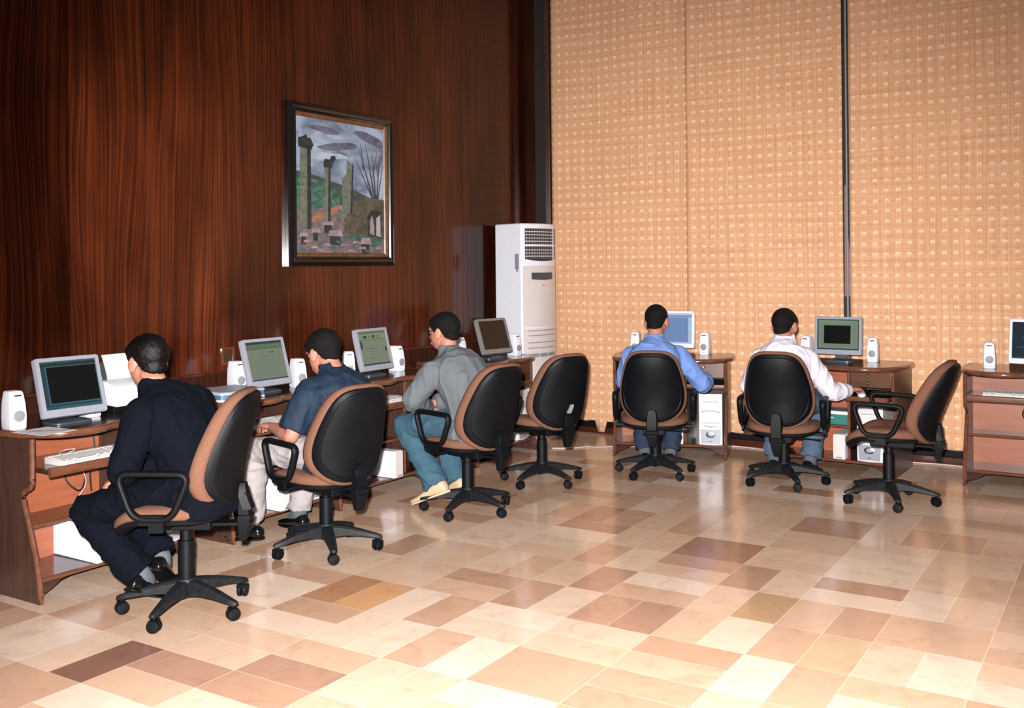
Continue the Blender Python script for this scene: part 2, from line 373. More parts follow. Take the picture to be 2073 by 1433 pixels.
def thing(name, label, cat, loc=(0, 0, 0), rz=0.0, group=None):
    o = bpy.data.objects.new(name, None); COL.objects.link(o); o.empty_display_size = 0.1
    o.location = loc; o.rotation_euler = (0, 0, rz); o['label'] = label; o['category'] = cat
    if group: o['group'] = group
    return o
def tag(o, label, cat, group=None):
    o['label'] = label; o['category'] = cat
    if group: o['group'] = group
    return o
def structure(o): o['kind'] = 'structure'; return o
KIDS = {}
def kids(o): return [c for c in bpy.data.objects if c.parent == o]
def dup(root, loc, rz, label, group=None):
    r = root.copy(); COL.objects.link(r); r.location = loc; r.rotation_euler = (0, 0, rz); r['label'] = label
    if group: r['group'] = group
    for ch in kids(root):
        c = ch.copy(); COL.objects.link(c); c.parent = r
        for g in kids(ch):
            d = g.copy(); COL.objects.link(d); d.parent = c
    return r
def rounded(pts, rad, seg=5):
    # round the corners of a 2D polygon
    out = []; n = len(pts)
    for i in range(n):
        p0, p1, p2 = Vector(pts[i - 1]), Vector(pts[i]), Vector(pts[(i + 1) % n])
        r = rad[i] if isinstance(rad, (list, tuple)) else rad
        if r <= 0: out.append(tuple(p1)); continue
        a = p1 + (p0 - p1).normalized() * min(r, (p0 - p1).length * 0.49); b = p1 + (p2 - p1).normalized() * min(r, (p2 - p1).length * 0.49)
        for k in range(seg + 1):
            t = k / seg; q = a * (1 - t) ** 2 + p1 * 2 * t * (1 - t) + b * t * t; out.append(tuple(q))
    return out

# ------------------------------------------------------------------ the room
b = MB(); b.bounds((-4.86, -1.6, -0.1), (4.2, 8.2, 0)); structure(b.build('floor', M_FLOOR))
b = MB(); b.bounds((-4.95, -1.6, 0), (-4.822, 8.2, 5.3), 1)
y0 = 3.25 - 1.2 * 4
while y0 < 8.1:
    y1 = min(y0 + 1.2, 8.05); b.bounds((-4.822, y0 + 0.002, 0.0), (-4.80, y1 - 0.002, 5.3), 0); y0 += 1.2
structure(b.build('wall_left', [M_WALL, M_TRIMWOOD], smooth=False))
b = MB(); b.bounds((-4.80, -1.6, 0), (-4.794, 8.04, 0.855)); structure(b.build('baseboard_left', M_TRIMWOOD, smooth=False))
b = MB(); b.bounds((-4.80, -1.6, 0.857), (-4.788, 8.04, 0.874)); structure(b.build('trim_1', M_BASE, bevel=0.003))
b = MB(); b.bounds((-4.95, 8.05, 0), (4.2, 8.2, 5.3)); structure(b.build('wall_back', M_BACKWALL, smooth=False))
b = MB(); b.bounds((-4.66, 7.985, 0), (-4.61, 8.05, 5.3)); structure(b.build('trim_2', M_PANEL, bevel=0.004))
b = MB(); b.bounds((-4.55, 7.995, 0.0), (4.2, 8.05, 0.055), 0); b.bounds((-4.55, 8.0, 0.055), (4.2, 8.05, 0.125), 1)
structure(b.build('baseboard_back', [M_BASE, M_BLACKP], bevel=0.004))
b = MB(); b.bounds((-1.985, 8.0, 0.125), (-1.925, 8.05, 5.3), 0); b.tube([(-1.957, 7.985, 0.6), (-1.957, 7.985, 5.3)], 0.008, 10, 1)
structure(b.build('window_1', [M_BACKWALL, M_MGREY]))

def curtain(name, x0, x1, label, seed, flap=None, dy=0.0, group='quilted curtains on the back wall'):
    b = MB(); nx = int((x1 - x0) / 0.03) + 1; zs = [0.115, 0.15, 0.3, 0.6, 1.0, 1.5, 2.0, 2.6, 3.2, 3.8, 4.4, 5.1]
    rows = []
    for z in zs:
        row = []
        for i in range(nx + 1):
            x = x0 + (x1 - x0) * i / nx
            y = 7.965 - dy + 0.007 * noise.noise((x * 2.1 + seed, z * 0.25, 0)) + 0.003 * math.sin(x * 9 + seed)
            zz = z + (0.012 * noise.noise((x * 14 + seed, 3, 1)) if z == 0.115 else 0)
            if flap and z == 0.115 and flap[0] < x < flap[1]: zz = 0.02
            row.append(b.bm.verts.new((x, y, zz)))
        rows.append(row)
    for a, c in zip(rows, rows[1:]):
        for i in range(nx): b.face([a[i], a[i + 1], c[i + 1], c[i]])
    o = b.build(name, M_CURT, angle=0); s = o.modifiers.new('thickness', 'SOLIDIFY'); s.thickness = 0.006; s.offset = 0
    tag(o, label, 'curtain', group); return o
curtain('curtain', -4.575, -3.235, 'peach quilted curtain panel next to the dark wood wall, behind the air conditioner', 1.0, (-4.14, -4.06))
curtain('curtain', -3.265, -1.978, 'peach quilted curtain panel behind the man in the light blue shirt', 5.0, None, 0.022)
curtain('curtain', -1.932, 1.6, 'peach quilted curtain panel right of the dark vertical gap', 9.0)
b = MB()
for zz, t in ((1.237, 0.0),):
    b.rings([[(-1.982, 7.992, 1.237), (-1.928, 7.992, 1.237), (-1.928, 7.996, 1.237), (-1.982, 7.996, 1.237)],
             [(-1.98, 7.992, 1.45), (-1.93, 7.992, 1.45), (-1.93, 7.996, 1.45), (-1.98, 7.996, 1.45)],
             [(-1.978, 7.992, 1.85), (-1.962, 7.992, 1.85), (-1.962, 7.996, 1.85), (-1.978, 7.996, 1.85)],
             [(-1.977, 7.992, 2.1), (-1.966, 7.992, 2.1), (-1.966, 7.996, 2.1), (-1.977, 7.996, 2.1)]])
tag(b.build('curtain_lining', plain('sheer_lining', lin('#8a6a60'), 0.8)), 'narrow greyish pink sheer lining showing in the gap between two curtains', 'curtain lining')

# ------------------------------------------------------------------ desks (local: back edge on y=0, the user sits at -y)
def make_desk(label, loc, rz):
    t = thing('computer_desk', label, 'desk', loc, rz, 'wood laminate computer desks')
    half = [(0.44, 0), (0.462, -0.08), (0.472, -0.22), (0.466, -0.34), (0.445, -0.45), (0.40, -0.54), (0.33, -0.605), (0.235, -0.637), (0.14, -0.63), (0.04, -0.602)]
    out = [(-x, y) for x, y in half] ; out = half + [(-0.07, -0.592)] + [(-x - 0.0, y) for x, y in half[::-1]][1:]
    out = rounded(out, 0.05, 3)
    b = MB(); b.prism(out, 2, 0.740, 0.770); tp = b.build('desk_top', M_TOP, t, bevel=0.004)
    fr = [p for p in out if p[1] < -0.02]
    b = MB(); b.tube([(p[0], p[1], 0.755) for p in fr], 0.0185, 10); b.build('edge_trim', M_EDGE, tp)
    prof = [(-0.575, 0.0), (-0.574, 0.04), (-0.562, 0.12), (-0.538, 0.21), (-0.508, 0.30), (-0.480, 0.375), (-0.458, 0.43), (-0.450, 0.46), (-0.452, 0.485), (-0.468, 0.503), (-0.492, 0.510), (-0.508, 0.520), (-0.515, 0.538), (-0.517, 0.56), (-0.517, 0.738)]
    for sx in (-0.43, 0.43):
        b = MB(); b.prism([(-0.01, 0.738), (-0.01, 0.0)] + prof, 0, sx - 0.01, sx + 0.01)
        sp = b.build('side_panel', M_PANEL, t, smooth=False)
        b = MB(); b.tube([(sx, y - 0.003, z) for y, z in prof], 0.0125, 8); b.build('edge_trim', M_EDGE, sp)
    b = MB(); b.bounds((0.115, -0.505, 0.105), (0.133, -0.05, 0.738)); dv = b.build('divider', M_PANEL, t, bevel=0.001)
    b = MB(); b.tube([(0.124, -0.507, 0.105), (0.124, -0.507, 0.738)], 0.0105, 8); b.build('edge_trim', M_EDGE, dv)
    b = MB(); b.bounds((-0.42, -0.235, 0.105), (0.115, -0.218, 0.738)); b.build('back_panel', M_BACKP, t, smooth=False)
    b = MB(); b.bounds((0.133, -0.035, 0.105), (0.42, -0.02, 0.738)); b.build('back_panel', M_PANEL, t, smooth=False)
    b = MB(); b.bounds((-0.42, -0.46, 0.318), (0.115, -0.235, 0.334)); sh = b.build('footrest_shelf', M_TOP, t)
    b = MB(); b.tube([(-0.42, -0.462, 0.326), (0.115, -0.462, 0.326)], 0.0095, 8); b.build('edge_trim', M_EDGE, sh)
    b = MB(); b.bounds((-0.42, -0.545, 0.087), (0.42, -0.02, 0.105))
    b.prism([(-0.42, 0.087), (-0.42, 0.03), (-0.39, 0.03), (-0.35, 0.05), (-0.31, 0.075), (-0.25, 0.087)], 1, -0.545, -0.53)
    b.prism([(0.42, 0.087), (0.42, 0.03), (0.39, 0.03), (0.35, 0.05), (0.31, 0.075), (0.25, 0.087)], 1, -0.545, -0.53)
    bb = b.build('bottom_board', M_TOP, t, smooth=False)
    b = MB(); b.tube([(-0.42, -0.547, 0.096), (0.42, -0.547, 0.096)], 0.0105, 8); b.build('edge_trim', M_EDGE, bb)
    # keyboard tray drawn out
    b = MB(); b.bounds((-0.405, -0.60, 0.588), (0.105, -0.25, 0.604)); kt = b.build('keyboard_tray', M_TOP, t, smooth=False)
    b = MB(); b.prism(rounded([(-0.624, 0.568), (-0.60, 0.568), (-0.60, 0.612), (-0.624, 0.612)], 0.009, 3), 0, -0.405, 0.105); b.build('tray_front', M_EDGE, kt)
    b = MB(); b.bounds((-0.418, -0.50, 0.586), (-0.406, -0.24, 0.60)); b.bounds((0.106, -0.50, 0.586), (0.114, -0.24, 0.60)); b.build('drawer_slide', M_STEEL, kt)
    # drawer, open slot and pull-out board on the right
    b = MB(); b.bounds((0.137, -0.512, 0.622), (0.416, -0.495, 0.735)); b.bounds((0.145, -0.495, 0.63), (0.41, -0.06, 0.70)); dr = b.build('drawer', M_DRAWER, t, bevel=0.002)
    Mx = Matrix.Rotation(R(90), 4, 'X')
    for z in (0.705, 0.655):
        b = MB(); b.lathe([(0.004, 0), (0.004, 0.012), (0.011, 0.016), (0.012, 0.022), (0.006, 0.027)], (0.262, -0.512, z), 14, 0, Mx); b.build('knob', M_BRASS, dr)
    b = MB(); b.bounds((0.134, -0.525, 0.545), (0.419, -0.04, 0.562)); ps = b.build('mouse_shelf', M_TOP, t, smooth=False)
    b = MB(); b.prism(rounded([(-0.537, 0.535), (-0.52, 0.535), (-0.52, 0.57), (-0.537, 0.57)], 0.007, 3), 0, 0.134, 0.419); b.build('shelf_front', M_EDGE, ps)
    return t
D = {}
D1 = make_desk('wood laminate computer desk nearest the camera, at the left edge with the printer on it', (-4.788, 3.12, 0), R(90))
DS = [('D2', (-4.788, 4.25, 0), 90, 'wood laminate computer desk on the wood wall carrying the flatbed scanner'),
      ('D3', (-4.788, 5.28, 0), 90, 'wood laminate computer desk in front of the man in the grey shirt and jeans'),
      ('D4', (-4.788, 6.62, 0), 90, 'wood laminate computer desk beside the tall white air conditioner'),
      ('B1', (-3.30, 7.79, 0), 16.5, 'wood laminate computer desk of the man in the light blue shirt'),
      ('B2', (-1.898, 7.82, 0), -2, 'wood laminate computer desk of the man in the white shirt'),
      ('B3', (-0.61, 7.89, 0), 0, 'wood laminate computer desk with an empty knee space, cut by the right edge')]
D['D1'] = D1
for k, loc, a, lab in DS: D[k] = dup(D1, loc, R(a), lab)
def on(k, x, y, z=0.0):
    # world position of a point given in a desk's own measures
    o = D[k]; return Matrix.Translation(o.location) @ Matrix.Rotation(o.rotation_euler.z, 4, 'Z') @ Vector((x, y, z))

# ------------------------------------------------------------------ swivel chairs (local: the sitter faces +y)
def resample(pts, n):
    pts = [Vector(p) for p in pts]; pts.append(pts[0]); L = [0]
    for a, c in zip(pts, pts[1:]): L.append(L[-1] + (c - a).length)
    out = []; j = 0
    for k in range(n):
        d = L[-1] * k / n
        while L[j + 1] < d: j += 1
        t = (d - L[j]) / max(1e-9, L[j + 1] - L[j]); out.append(tuple(pts[j].lerp(pts[j + 1], t)))
    return out
def make_chair(label, loc, rz):
    t = thing('swivel_chair', label, 'chair', loc, rz, 'brown and black swivel chairs')
    # five-star base with castors
    b = MB(); b.lathe([(0.034, 0.07), (0.05, 0.075), (0.052, 0.12), (0.04, 0.148), (0.03, 0.15)], (0, 0, 0), 24)
    for k in range(5):
        a = R(72 * k); M = Matrix.Rotation(a, 4, 'Z'); loops = []
        for r, w, z0, z1 in ((0.03, 0.062, 0.075, 0.142), (0.10, 0.056, 0.085, 0.132), (0.18, 0.048, 0.082, 0.114), (0.25, 0.04, 0.072, 0.094), (0.285, 0.034, 0.066, 0.084), (0.295, 0.02, 0.068, 0.08)):
            h = w / 2; loops.append([M @ Vector(p) for p in ((r, -h, z0), (r, h, z0), (r, h, z1 - 0.012), (r, h * 0.6, z1), (r, -h * 0.6, z1), (r, -h, z1 - 0.012))])
        b.rings(loops)
    sb = b.build('star_base', M_DUSTY, t, bevel=0.002)
    for k in range(5):
        a = R(72 * k); b = MB()
        b.tube([(0, 0, 0.072), (0, 0, 0.045)], 0.008, 8)
        sw = random.uniform(-70, 70); M = Matrix.Rotation(a + R(sw), 4, 'Z') @ Matrix.Rotation(R(90), 4, 'Y')
        for s in (-1, 1):
            prof = [(0.008, s * 0.004), (0.027, s * 0.005), (0.029, s * 0.012), (0.026, s * 0.02), (0.012, s * 0.023)]
            b.lathe(prof, (0, 0, 0.029), 16, 0, M)
        Mh = Matrix.Rotation(a + R(sw), 4, 'Z')
        b.box((0, 0, 0.047), (0.05, 0.03, 0.016), 0, Mh.to_3x3())
        b.build('castor', M_BLACKP, sb, loc=(0.272 * math.cos(a), 0.272 * math.sin(a), 0))
    b = MB(); b.lathe([(0.036, 0.13), (0.035, 0.30), (0.026, 0.302), (0.026, 0.40), (0.02, 0.40)], (0, 0, 0), 20); b.build('gas_column', M_BLACKM, t)
    b = MB(); b.bounds((-0.075, -0.16, 0.345), (0.075, 0.10, 0.385)); b.bounds((-0.035, -0.325, 0.352), (0.035, -0.10, 0.368)); b.build('tilt_mechanism', M_BLACKP, t, bevel=0.006)
    b = MB(); b.tube([(0.05, -0.02, 0.362), (0.20, -0.02, 0.358), (0.245, -0.02, 0.355)], [0.005, 0.005, 0.009], 8); b.build('lever', M_BLACKP, t)
    # seat
    sq = []
    for k in range(40):
        a = 2 * math.pi * k / 40; c, s = math.cos(a), math.sin(a)
        sq.append((0.238 * math.copysign(abs(c) ** 0.72, c), 0.015 + 0.235 * math.copysign(abs(s) ** 0.72, s)))
    def lay(sc, z, drop=0): return [(x * sc, 0.015 + (y - 0.015) * sc, z - drop * max(0, (y - 0.10)) ** 2 * 3 + 0.012 * (x / 0.24) ** 2) for x, y in sq]
    b = MB(); b.rings([lay(0.965, 0.412, 1), lay(1.0, 0.425, 1), lay(0.995, 0.447, 1), lay(0.93, 0.462, 1), lay(0.7, 0.466, 1), lay(0.35, 0.463, 1), lay(0.06, 0.462)])
    st = b.build('seat', M_BROWNF, t, angle=0)
    b = MB(); b.rings([lay(0.5, 0.383), lay(0.85, 0.386, 1), lay(0.965, 0.396, 1), lay(0.985, 0.414, 1), lay(0.95, 0.416, 1)]); b.build('seat_shell', M_BLACKP, st, angle=50)
    # back
    eg = [(-0.11, 0), (0.11, 0), (0.215, 0.085), (0.238, 0.20), (0.215, 0.345), (0.175, 0.485), (0.11, 0.54), (-0.11, 0.54), (-0.175, 0.485), (-0.215, 0.345), (-0.238, 0.20), (-0.215, 0.085)]
    eg = resample(rounded(eg, 0.07, 5), 48)
    def bp(x, s, d):
        if s > 0.14: y = -0.012 - 0.125 * ((s - 0.14) / 0.40) ** 1.35
        else: y = -0.012 - 0.025 * ((0.14 - s) / 0.14) ** 2
        return (x, y + d + 0.055 * (x / 0.22) ** 2, s * 0.955)
    PV = (0, -0.205, 0.395)
    def bl(sc, d): return [bp(x * sc, 0.27 + (s - 0.27) * sc, d) for x, s in eg]
    b = MB(); b.rings([bl(0.95, -0.020), bl(1.0, -0.010), bl(1.012, 0.012), bl(0.99, 0.036), bl(0.91, 0.052), bl(0.6, 0.062), bl(0.3, 0.065), bl(0.05, 0.066)])
    bk = b.build('backrest', M_BROWNF, t, angle=0, loc=PV)
    b = MB(); b.rings([bl(0.93, -0.010), bl(0.945, -0.022), bl(0.93, -0.036), bl(0.86, -0.050), bl(0.835, -0.047), bl(0.80, -0.052), bl(0.5, -0.066), bl(0.25, -0.070), bl(0.05, -0.071)])
    b.rings([[bp(x, s, d) for x, d in ((-w, -0.05), (w, -0.05), (w * 0.8, -0.085), (-w * 0.8, -0.085))] for s, w in ((-0.01, 0.04), (0.05, 0.04), (0.09, 0.034), (0.11, 0.022))])
    b.build('back_shell', M_BLACKM, bk, angle=30)
    b = MB()
    b.rings([[(-w, -0.268, z), (w, -0.268, z), (w, -0.268 - d, z), (-w, -0.268 - d, z)] for z, w, d in ((0.285, 0.021, 0.03), (0.30, 0.025, 0.036), (0.385, 0.042, 0.055), (0.398, 0.042, 0.058), (0.40, 0.034, 0.05), (0.50, 0.032, 0.04))])
    b.build('back_bracket', M_BLACKP, t, bevel=0.005)
    for s in (-1, 1):
        path = rounded([(-0.14, 0.628), (0.165, 0.634), (0.098, 0.445), (-0.062, 0.44)], 0.055, 6)
        b = MB(); b.tube([(s * 0.272, y, z) for y, z in path], 0.015, 10, 0, (1.0, 1.35), True, up=(1, 0.01, 0.013))
        b.prism(rounded([(-0.03, 0.42), (0.07, 0.42), (0.075, 0.46), (-0.035, 0.46)], 0.01, 2), 0, s * 0.256, s * 0.285)
        b.bounds((s * 0.15, -0.03, 0.388), (s * 0.275, 0.03, 0.402)); b.bounds((s * 0.262, -0.03, 0.388), (s * 0.279, 0.03, 0.43))
        b.build('armrest', M_BLACKM, t, bevel=0.0, angle=50)
    return t
CH = [((-3.578, 2.972), -148, 4, 'brown and black swivel chair under the man in the dark suit', 0.06, 0.025, -2),
      ((-3.69, 3.985), 168, 32, 'brown and black swivel chair under the man in the navy short-sleeved shirt', -0.005, -0.025, 0),
      ((-3.53, 5.07), 169, -8, 'brown and black swivel chair under the man in the grey shirt and jeans', 0.01, 0.0, 0),
      ((-3.55, 6.0), 158, -20, 'empty swivel chair with a pale scuff on its back, by the air conditioner', 0.0, 0.0, 0),
      ((-2.98, 6.63), 110, -28, 'brown and black swivel chair under the man in the light blue shirt', 0.0, -0.04, 0),
      ((-2.10, 6.79), 98, -55, 'brown and black swivel chair under the man in the white shirt', 0.012, -0.045, 0),
      ((-1.37, 6.57), 182, -68, 'empty brown swivel chair turned sideways, right of the man in the white shirt', 0.0, 0.01, 5)]
chairs = []
for i, (c, a, ph, lab, db, ds, tl) in enumerate(CH):
    if i == 0: o = make_chair(lab, (c[0], c[1], 0), R(a - 90))
    else: o = dup(chairs[0], (c[0], c[1], 0), R(a - 90), lab)
    chairs.append(o)
for (c, a, ph, lab, db, ds, tl), o in zip(CH, chairs):
    for k in kids(o):
        n = k.name.split('.')[0]
        if n == 'star_base': k.rotation_euler = (0, 0, R(ph - (a - 90)))
        elif n == 'backrest': k.rotation_euler = (R(tl), 0, 0)
        if n not in ('star_base', 'gas_column') and o is chairs[0]: k.location.y += 0.032
        if n == 'star_base': pass
        elif n == 'gas_column': k.location.z = ds * 0.5
        elif n == 'backrest': k.location.z += db
        else: k.location.z += ds
for k in kids(chairs[3]):
    if k.name.startswith('backrest'):
        b = MB(); pts = resample(rounded([(-0.02, 0.0), (0.012, -0.004), (0.02, 0.02), (0.03, 0.045), (0.006, 0.05), (-0.004, 0.022)], 0.008, 3), 16)
        b.rings([[(0.015 + 1.2 * x, -0.086 - 0.2 * z, 0.115 + 1.2 * z) for x, z in pts], [(0.015 + 1.2 * x, -0.03, 0.115 + 1.2 * z) for x, z in pts]])
        sc = b.build('scuff_mark', M_MGREY, k); sc['label'] = 'pale worn patch on the black back'

# ------------------------------------------------------------------ monitors
E_TEAL = emis('screen_teal_bar', lin('#3f6a72'), 0.75); E_BLACK = emis('screen_black', lin('#07090a'), 0.5, 0.2)
E_PAGE = emis('screen_page', lin('#7d8a78'), 0.8); E_PAGE2 = emis('screen_page_shade', lin('#66745f'), 0.8); E_BAR = emis('screen_dark_bar', lin('#2c4652'), 0.8)
E_INK = emis('screen_ink', lin('#2e362e'), 0.7); E_GREEN = emis('screen_green_border', lin('#7c9078'), 0.85); E_DKG = emis('screen_dark_green', lin('#33423c'), 0.6)
E_BLUE = emis('screen_pale_blue', lin('#a9bfdd'), 1.0); E_BLUE2 = emis('screen_mid_blue', lin('#7590bd'), 0.9); E_NIGHT = emis('screen_night_blue', lin('#0f2a38'), 0.7); E_NIGHT2 = emis('screen_blue_streak', lin('#2d5a6a'), 0.7)
E_YEL = emis('screen_ochre', lin('#8a7c3a'), 0.7)
SCR = [M_OFF, E_TEAL, E_BLACK, E_PAGE, E_PAGE2, E_BAR, E_INK, E_GREEN, E_DKG, E_BLUE, E_BLUE2, E_NIGHT, E_NIGHT2, E_YEL]
def rrect(w, h, r, seg=4): return rounded([(-w / 2, -h / 2), (w / 2, -h / 2), (w / 2, h / 2), (-w / 2, h / 2)], r, seg)
def make_monitor(label, loc, rz, bez, rects, w=0.325, h=0.287, side=0.020, top=0.020, bot=0.036, tilt=16, zc=0.176, stand=None, name='monitor'):
    t = thing(name, label, 'monitor', loc, rz, 'flat computer monitors')
    M = Matrix.Translation((0, -0.035, zc)) @ Matrix.Rotation(R(-tilt), 4, 'X')
    def P(x, y, z): return M @ Vector((x, y, z))
    iw, ih, cz = w - 2 * side, h - top - bot, (bot - top) / 2
    o = rrect(w, h, 0.012, 3); n = len(o)
    i_ = [(max(-iw / 2, min(iw / 2, x)), cz + max(-ih / 2, min(ih / 2, z))) for x, z in o]
    b = MB(); b.rings([[P(x, 0.02, z) for x, z in o], [P(x, -0.006, z) for x, z in o], [P(x * 0.985, -0.011, z * 0.985) for x, z in o], [P(x, -0.011, z) for x, z in i_], [P(x, -0.004, z) for x, z in i_]], cap=False)
    b.face([b.bm.verts.new(P(x, 0.02, z)) for x, z in o]); bmesh.ops.remove_doubles(b.bm, verts=b.bm.verts[:], dist=0.0003)
    bz = b.build('bezel', bez, t, angle=30)
    b = MB()
    for k in range(5): b.box(P(w * 0.30 - k * 0.022, -0.0125, -h / 2 + bot * 0.42), (0.008, 0.003, 0.004), 0, M.to_3x3())
    b.box(P(0, -0.0118, -h / 2 + bot * 0.5), (0.04, 0.0015, 0.006), 0, M.to_3x3()); b.box(P(w / 2 - side * 0.5, -0.0118, h / 2 - top * 0.5), (0.007, 0.0015, 0.007), 0, M.to_3x3())
    b.build('control_buttons', M_MGREY, bz)
    b = MB()
    for k, (x0, z0, x1, z1, m) in enumerate([(0, 0, 1, 1, rects[0])] + rects[1:]):
        yy = -0.0045 - 0.0003 * k
        b.face([b.bm.verts.new(P(-iw / 2 + iw * x, yy, cz - ih / 2 + ih * z)) for x, z in ((x0, z0), (x1, z0), (x1, z1), (x0, z1))], m)
    b.build('screen', SCR, t, smooth=False)
    b = MB(); bo = rrect(w * 0.93, h * 0.9, 0.02, 3); bi = rrect(w * 0.6, h * 0.6, 0.02, 3)
    b.rings([[P(x, 0.018, z) for x, z in bo], [P(x, 0.034, z) for x, z in bo], [P(x, 0.055, z) for x, z in bi]]); b.build('back_shell', bez, t, angle=30)
    st = stand or M_DGREY
    b = MB(); b.rings([[(-0.045, y - 0.012, z), (0.045, y - 0.012, z), (0.045, y + 0.012, z), (-0.045, y + 0.012, z)] for y, z in ((0.045, 0.012), (0.048, 0.06), (0.035, 0.12), (0.02, 0.16))]); b.build('stand_neck', st, t, bevel=0.004)
    b = MB(); bp_ = rounded([(-0.10, -0.075), (0.10, -0.075), (0.09, 0.085), (-0.09, 0.085)], 0.04, 5); b.rings([[(x, y, 0.0) for x, y in bp_], [(x, y, 0.008) for x, y in bp_], [(x * 0.6, y * 0.6, 0.018) for x, y in bp_]]); b.build('stand_base', st, t, angle=30)
    return t
ZT = 0.7706
page = [3, (0, .94, 1, 1, 5), (0, .90, 1, .94, 4), (0, .80, 1, .89, 4), (0, 0, 1, .035, 5), (.62, .70, .74, .72, 6), (.28, .66, .5, .667, 4), (.4, .60, .58, .615, 4), (.3, .52, .55, .527, 4), (.36, .45, .6, .455, 4), (.52, .73, .56, .74, 6), (.3, .38, .5, .385, 4)]
page2 = [3, (0, .93, 1, 1, 4), (0, .76, 1, .93, 7), (.18, .80, .3, .87, 6), (.36, .80, .44, .88, 13), (.5, .80, .58, .88, 6), (.66, .80, .74, .88, 13), (0, .75, 1, .762, 5), (0, .5, .1, .72, 5), (.25, .55, .5, .56, 4), (.25, .48, .6, .49, 6), (.25, .40, .5, .41, 4), (.88, .38, .93, .5, 6), (.25, .2, .45, .21, 6), (0, 0, 1, .05, 5)]
make_monitor('silver flat monitor with a black window on screen, beside the printer on the nearest desk', (-4.40, 2.955, ZT), R(86), M_SILVER,
             [1, (.0, .9, 1, .97, 8), (.11, .13, .985, .88, 2), (0, .06, 1, .1, 5), (.0, .1, .08, .9, 5), (.02, .01, .2, .04, 5)], tilt=17)
make_monitor('silver flat monitor with a grey-green page, behind the scanner', (-4.43, 4.25, ZT), R(89), M_SILVER, page, tilt=16)
make_monitor('silver flat monitor with a small row of pictures, between the navy and grey shirted men', (-4.45, 5.25, ZT), R(90), M_SILVER, page2, tilt=14)
make_monitor('grey flat monitor with a dark blank screen, in front of the air conditioner', (-4.40, 6.66, ZT), R(78), M_GREYB, [0], tilt=19)
make_monitor('white monitor with a pale blue screen, half hidden behind the light blue shirted man', (-3.265, 7.66, ZT), R(6), M_WHITEB, [9, (0, .88, 1, .93, 10), (.03, .05, .9, .86, 10), (.9, .05, .97, .86, 9)], w=0.36, h=0.30, tilt=4, zc=0.20, stand=M_WHITEB)
make_monitor('silver monitor showing a black window in a green frame, right of the white shirted man', (-1.925, 7.60, ZT), R(-2), M_SILVER, [5, (.03, .05, .97, .97, 7), (.06, .1, .94, .86, 3), (.14, .18, .84, .82, 7), (.16, .2, .8, .8, 2)], w=0.345, h=0.28, tilt=5, zc=0.19)
make_monitor('white monitor with a dark blue screen, cut by the right edge of the photo', (-0.60, 7.52, ZT), R(-7), M_WHITEB, [11, (.1, .3, .6, .33, 12), (.2, .55, .9, .6, 12), (0, 0, 1, .05, 5)], w=0.36, h=0.30, tilt=9, zc=0.19, stand=M_DGREY)

# ------------------------------------------------------------------ speakers
def make_speaker(label, loc, rz):
    t = thing('speaker', label, 'speaker', loc, rz, 'small white desktop speakers')
    b = MB(); L = []
    for z, w, d, yo in ((0, .070, .098, 0), (.006, .076, .104, 0), (.06, .079, .106, 0), (.12, .074, .098, .003), (.165, .064, .084, .007), (.174, .057, .074, .009)):
        L.append([(x, y + yo, z) for x, y in rrect(w, d, 0.016, 4)])
    b.rings(L); cb = b.build('cabinet', M_WHITEP, t, angle=50)
    My = Matrix.Rotation(R(90), 4, 'X')
    b = MB(); b.lathe([(0.026, -0.004), (0.0255, 0.0016), (0.015, 0.0032), (0.002, 0.0034)], (0, -0.0525, 0.062), 28, 0, My); b.build('round_grille', M_MGREY, t)
    b = MB(); b.box((0, -0.0375, 0.155), (0.032, 0.006, 0.006)); b.build('port_slot', M_BLACKP, t)
    b = MB(); b.box((0, -0.0515, 0.018), (0.02, 0.002, 0.004)); b.build('badge', M_LGREY, t)
    return t
SP = [((-4.43, 2.705), 84, 'white speaker at the left edge of the photo, behind the sheet of paper'),
      ((-4.47, 3.125), 84, 'white speaker mostly hidden below the right corner of the nearest monitor'),
      ((-4.62, 4.225), 80, 'white speaker left of the monitor behind the scanner'),
      ((-4.40, 4.515), 72, 'white speaker left of the navy shirted man\'s head, right of his monitor'),
      ((-4.463, 5.049), 50, 'white speaker just right of the navy shirted man\'s head'),
      ((-4.47, 5.56), 84, 'white speaker left of the face of the man with glasses'),
      ((-4.55, 6.44), 84, 'white speaker peeping out just right of the grey shirted man\'s neck'),
      ((-4.36, 6.945), 80, 'white speaker standing against the white side of the air conditioner'),
      ((-3.55, 7.53), 14, 'white speaker behind the left shoulder of the light blue shirted man'),
      ((-3.015, 7.70), 6, 'white speaker on the right of the white monitor with the pale blue screen'),
      ((-2.185, 7.66), -6, 'white speaker between the white shirted man\'s head and his monitor'),
      ((-1.70, 7.663), 2, 'white speaker right of the monitor with the green framed window'),
      ((-0.91, 7.54), 8, 'white speaker on the rightmost desk, left of the white monitor')]
s0 = None
for (c, a, lab) in SP:
    if s0 is None: s0 = make_speaker(lab, (c[0], c[1], ZT), R(a))
    else: dup(s0, (c[0], c[1], ZT), R(a), lab)

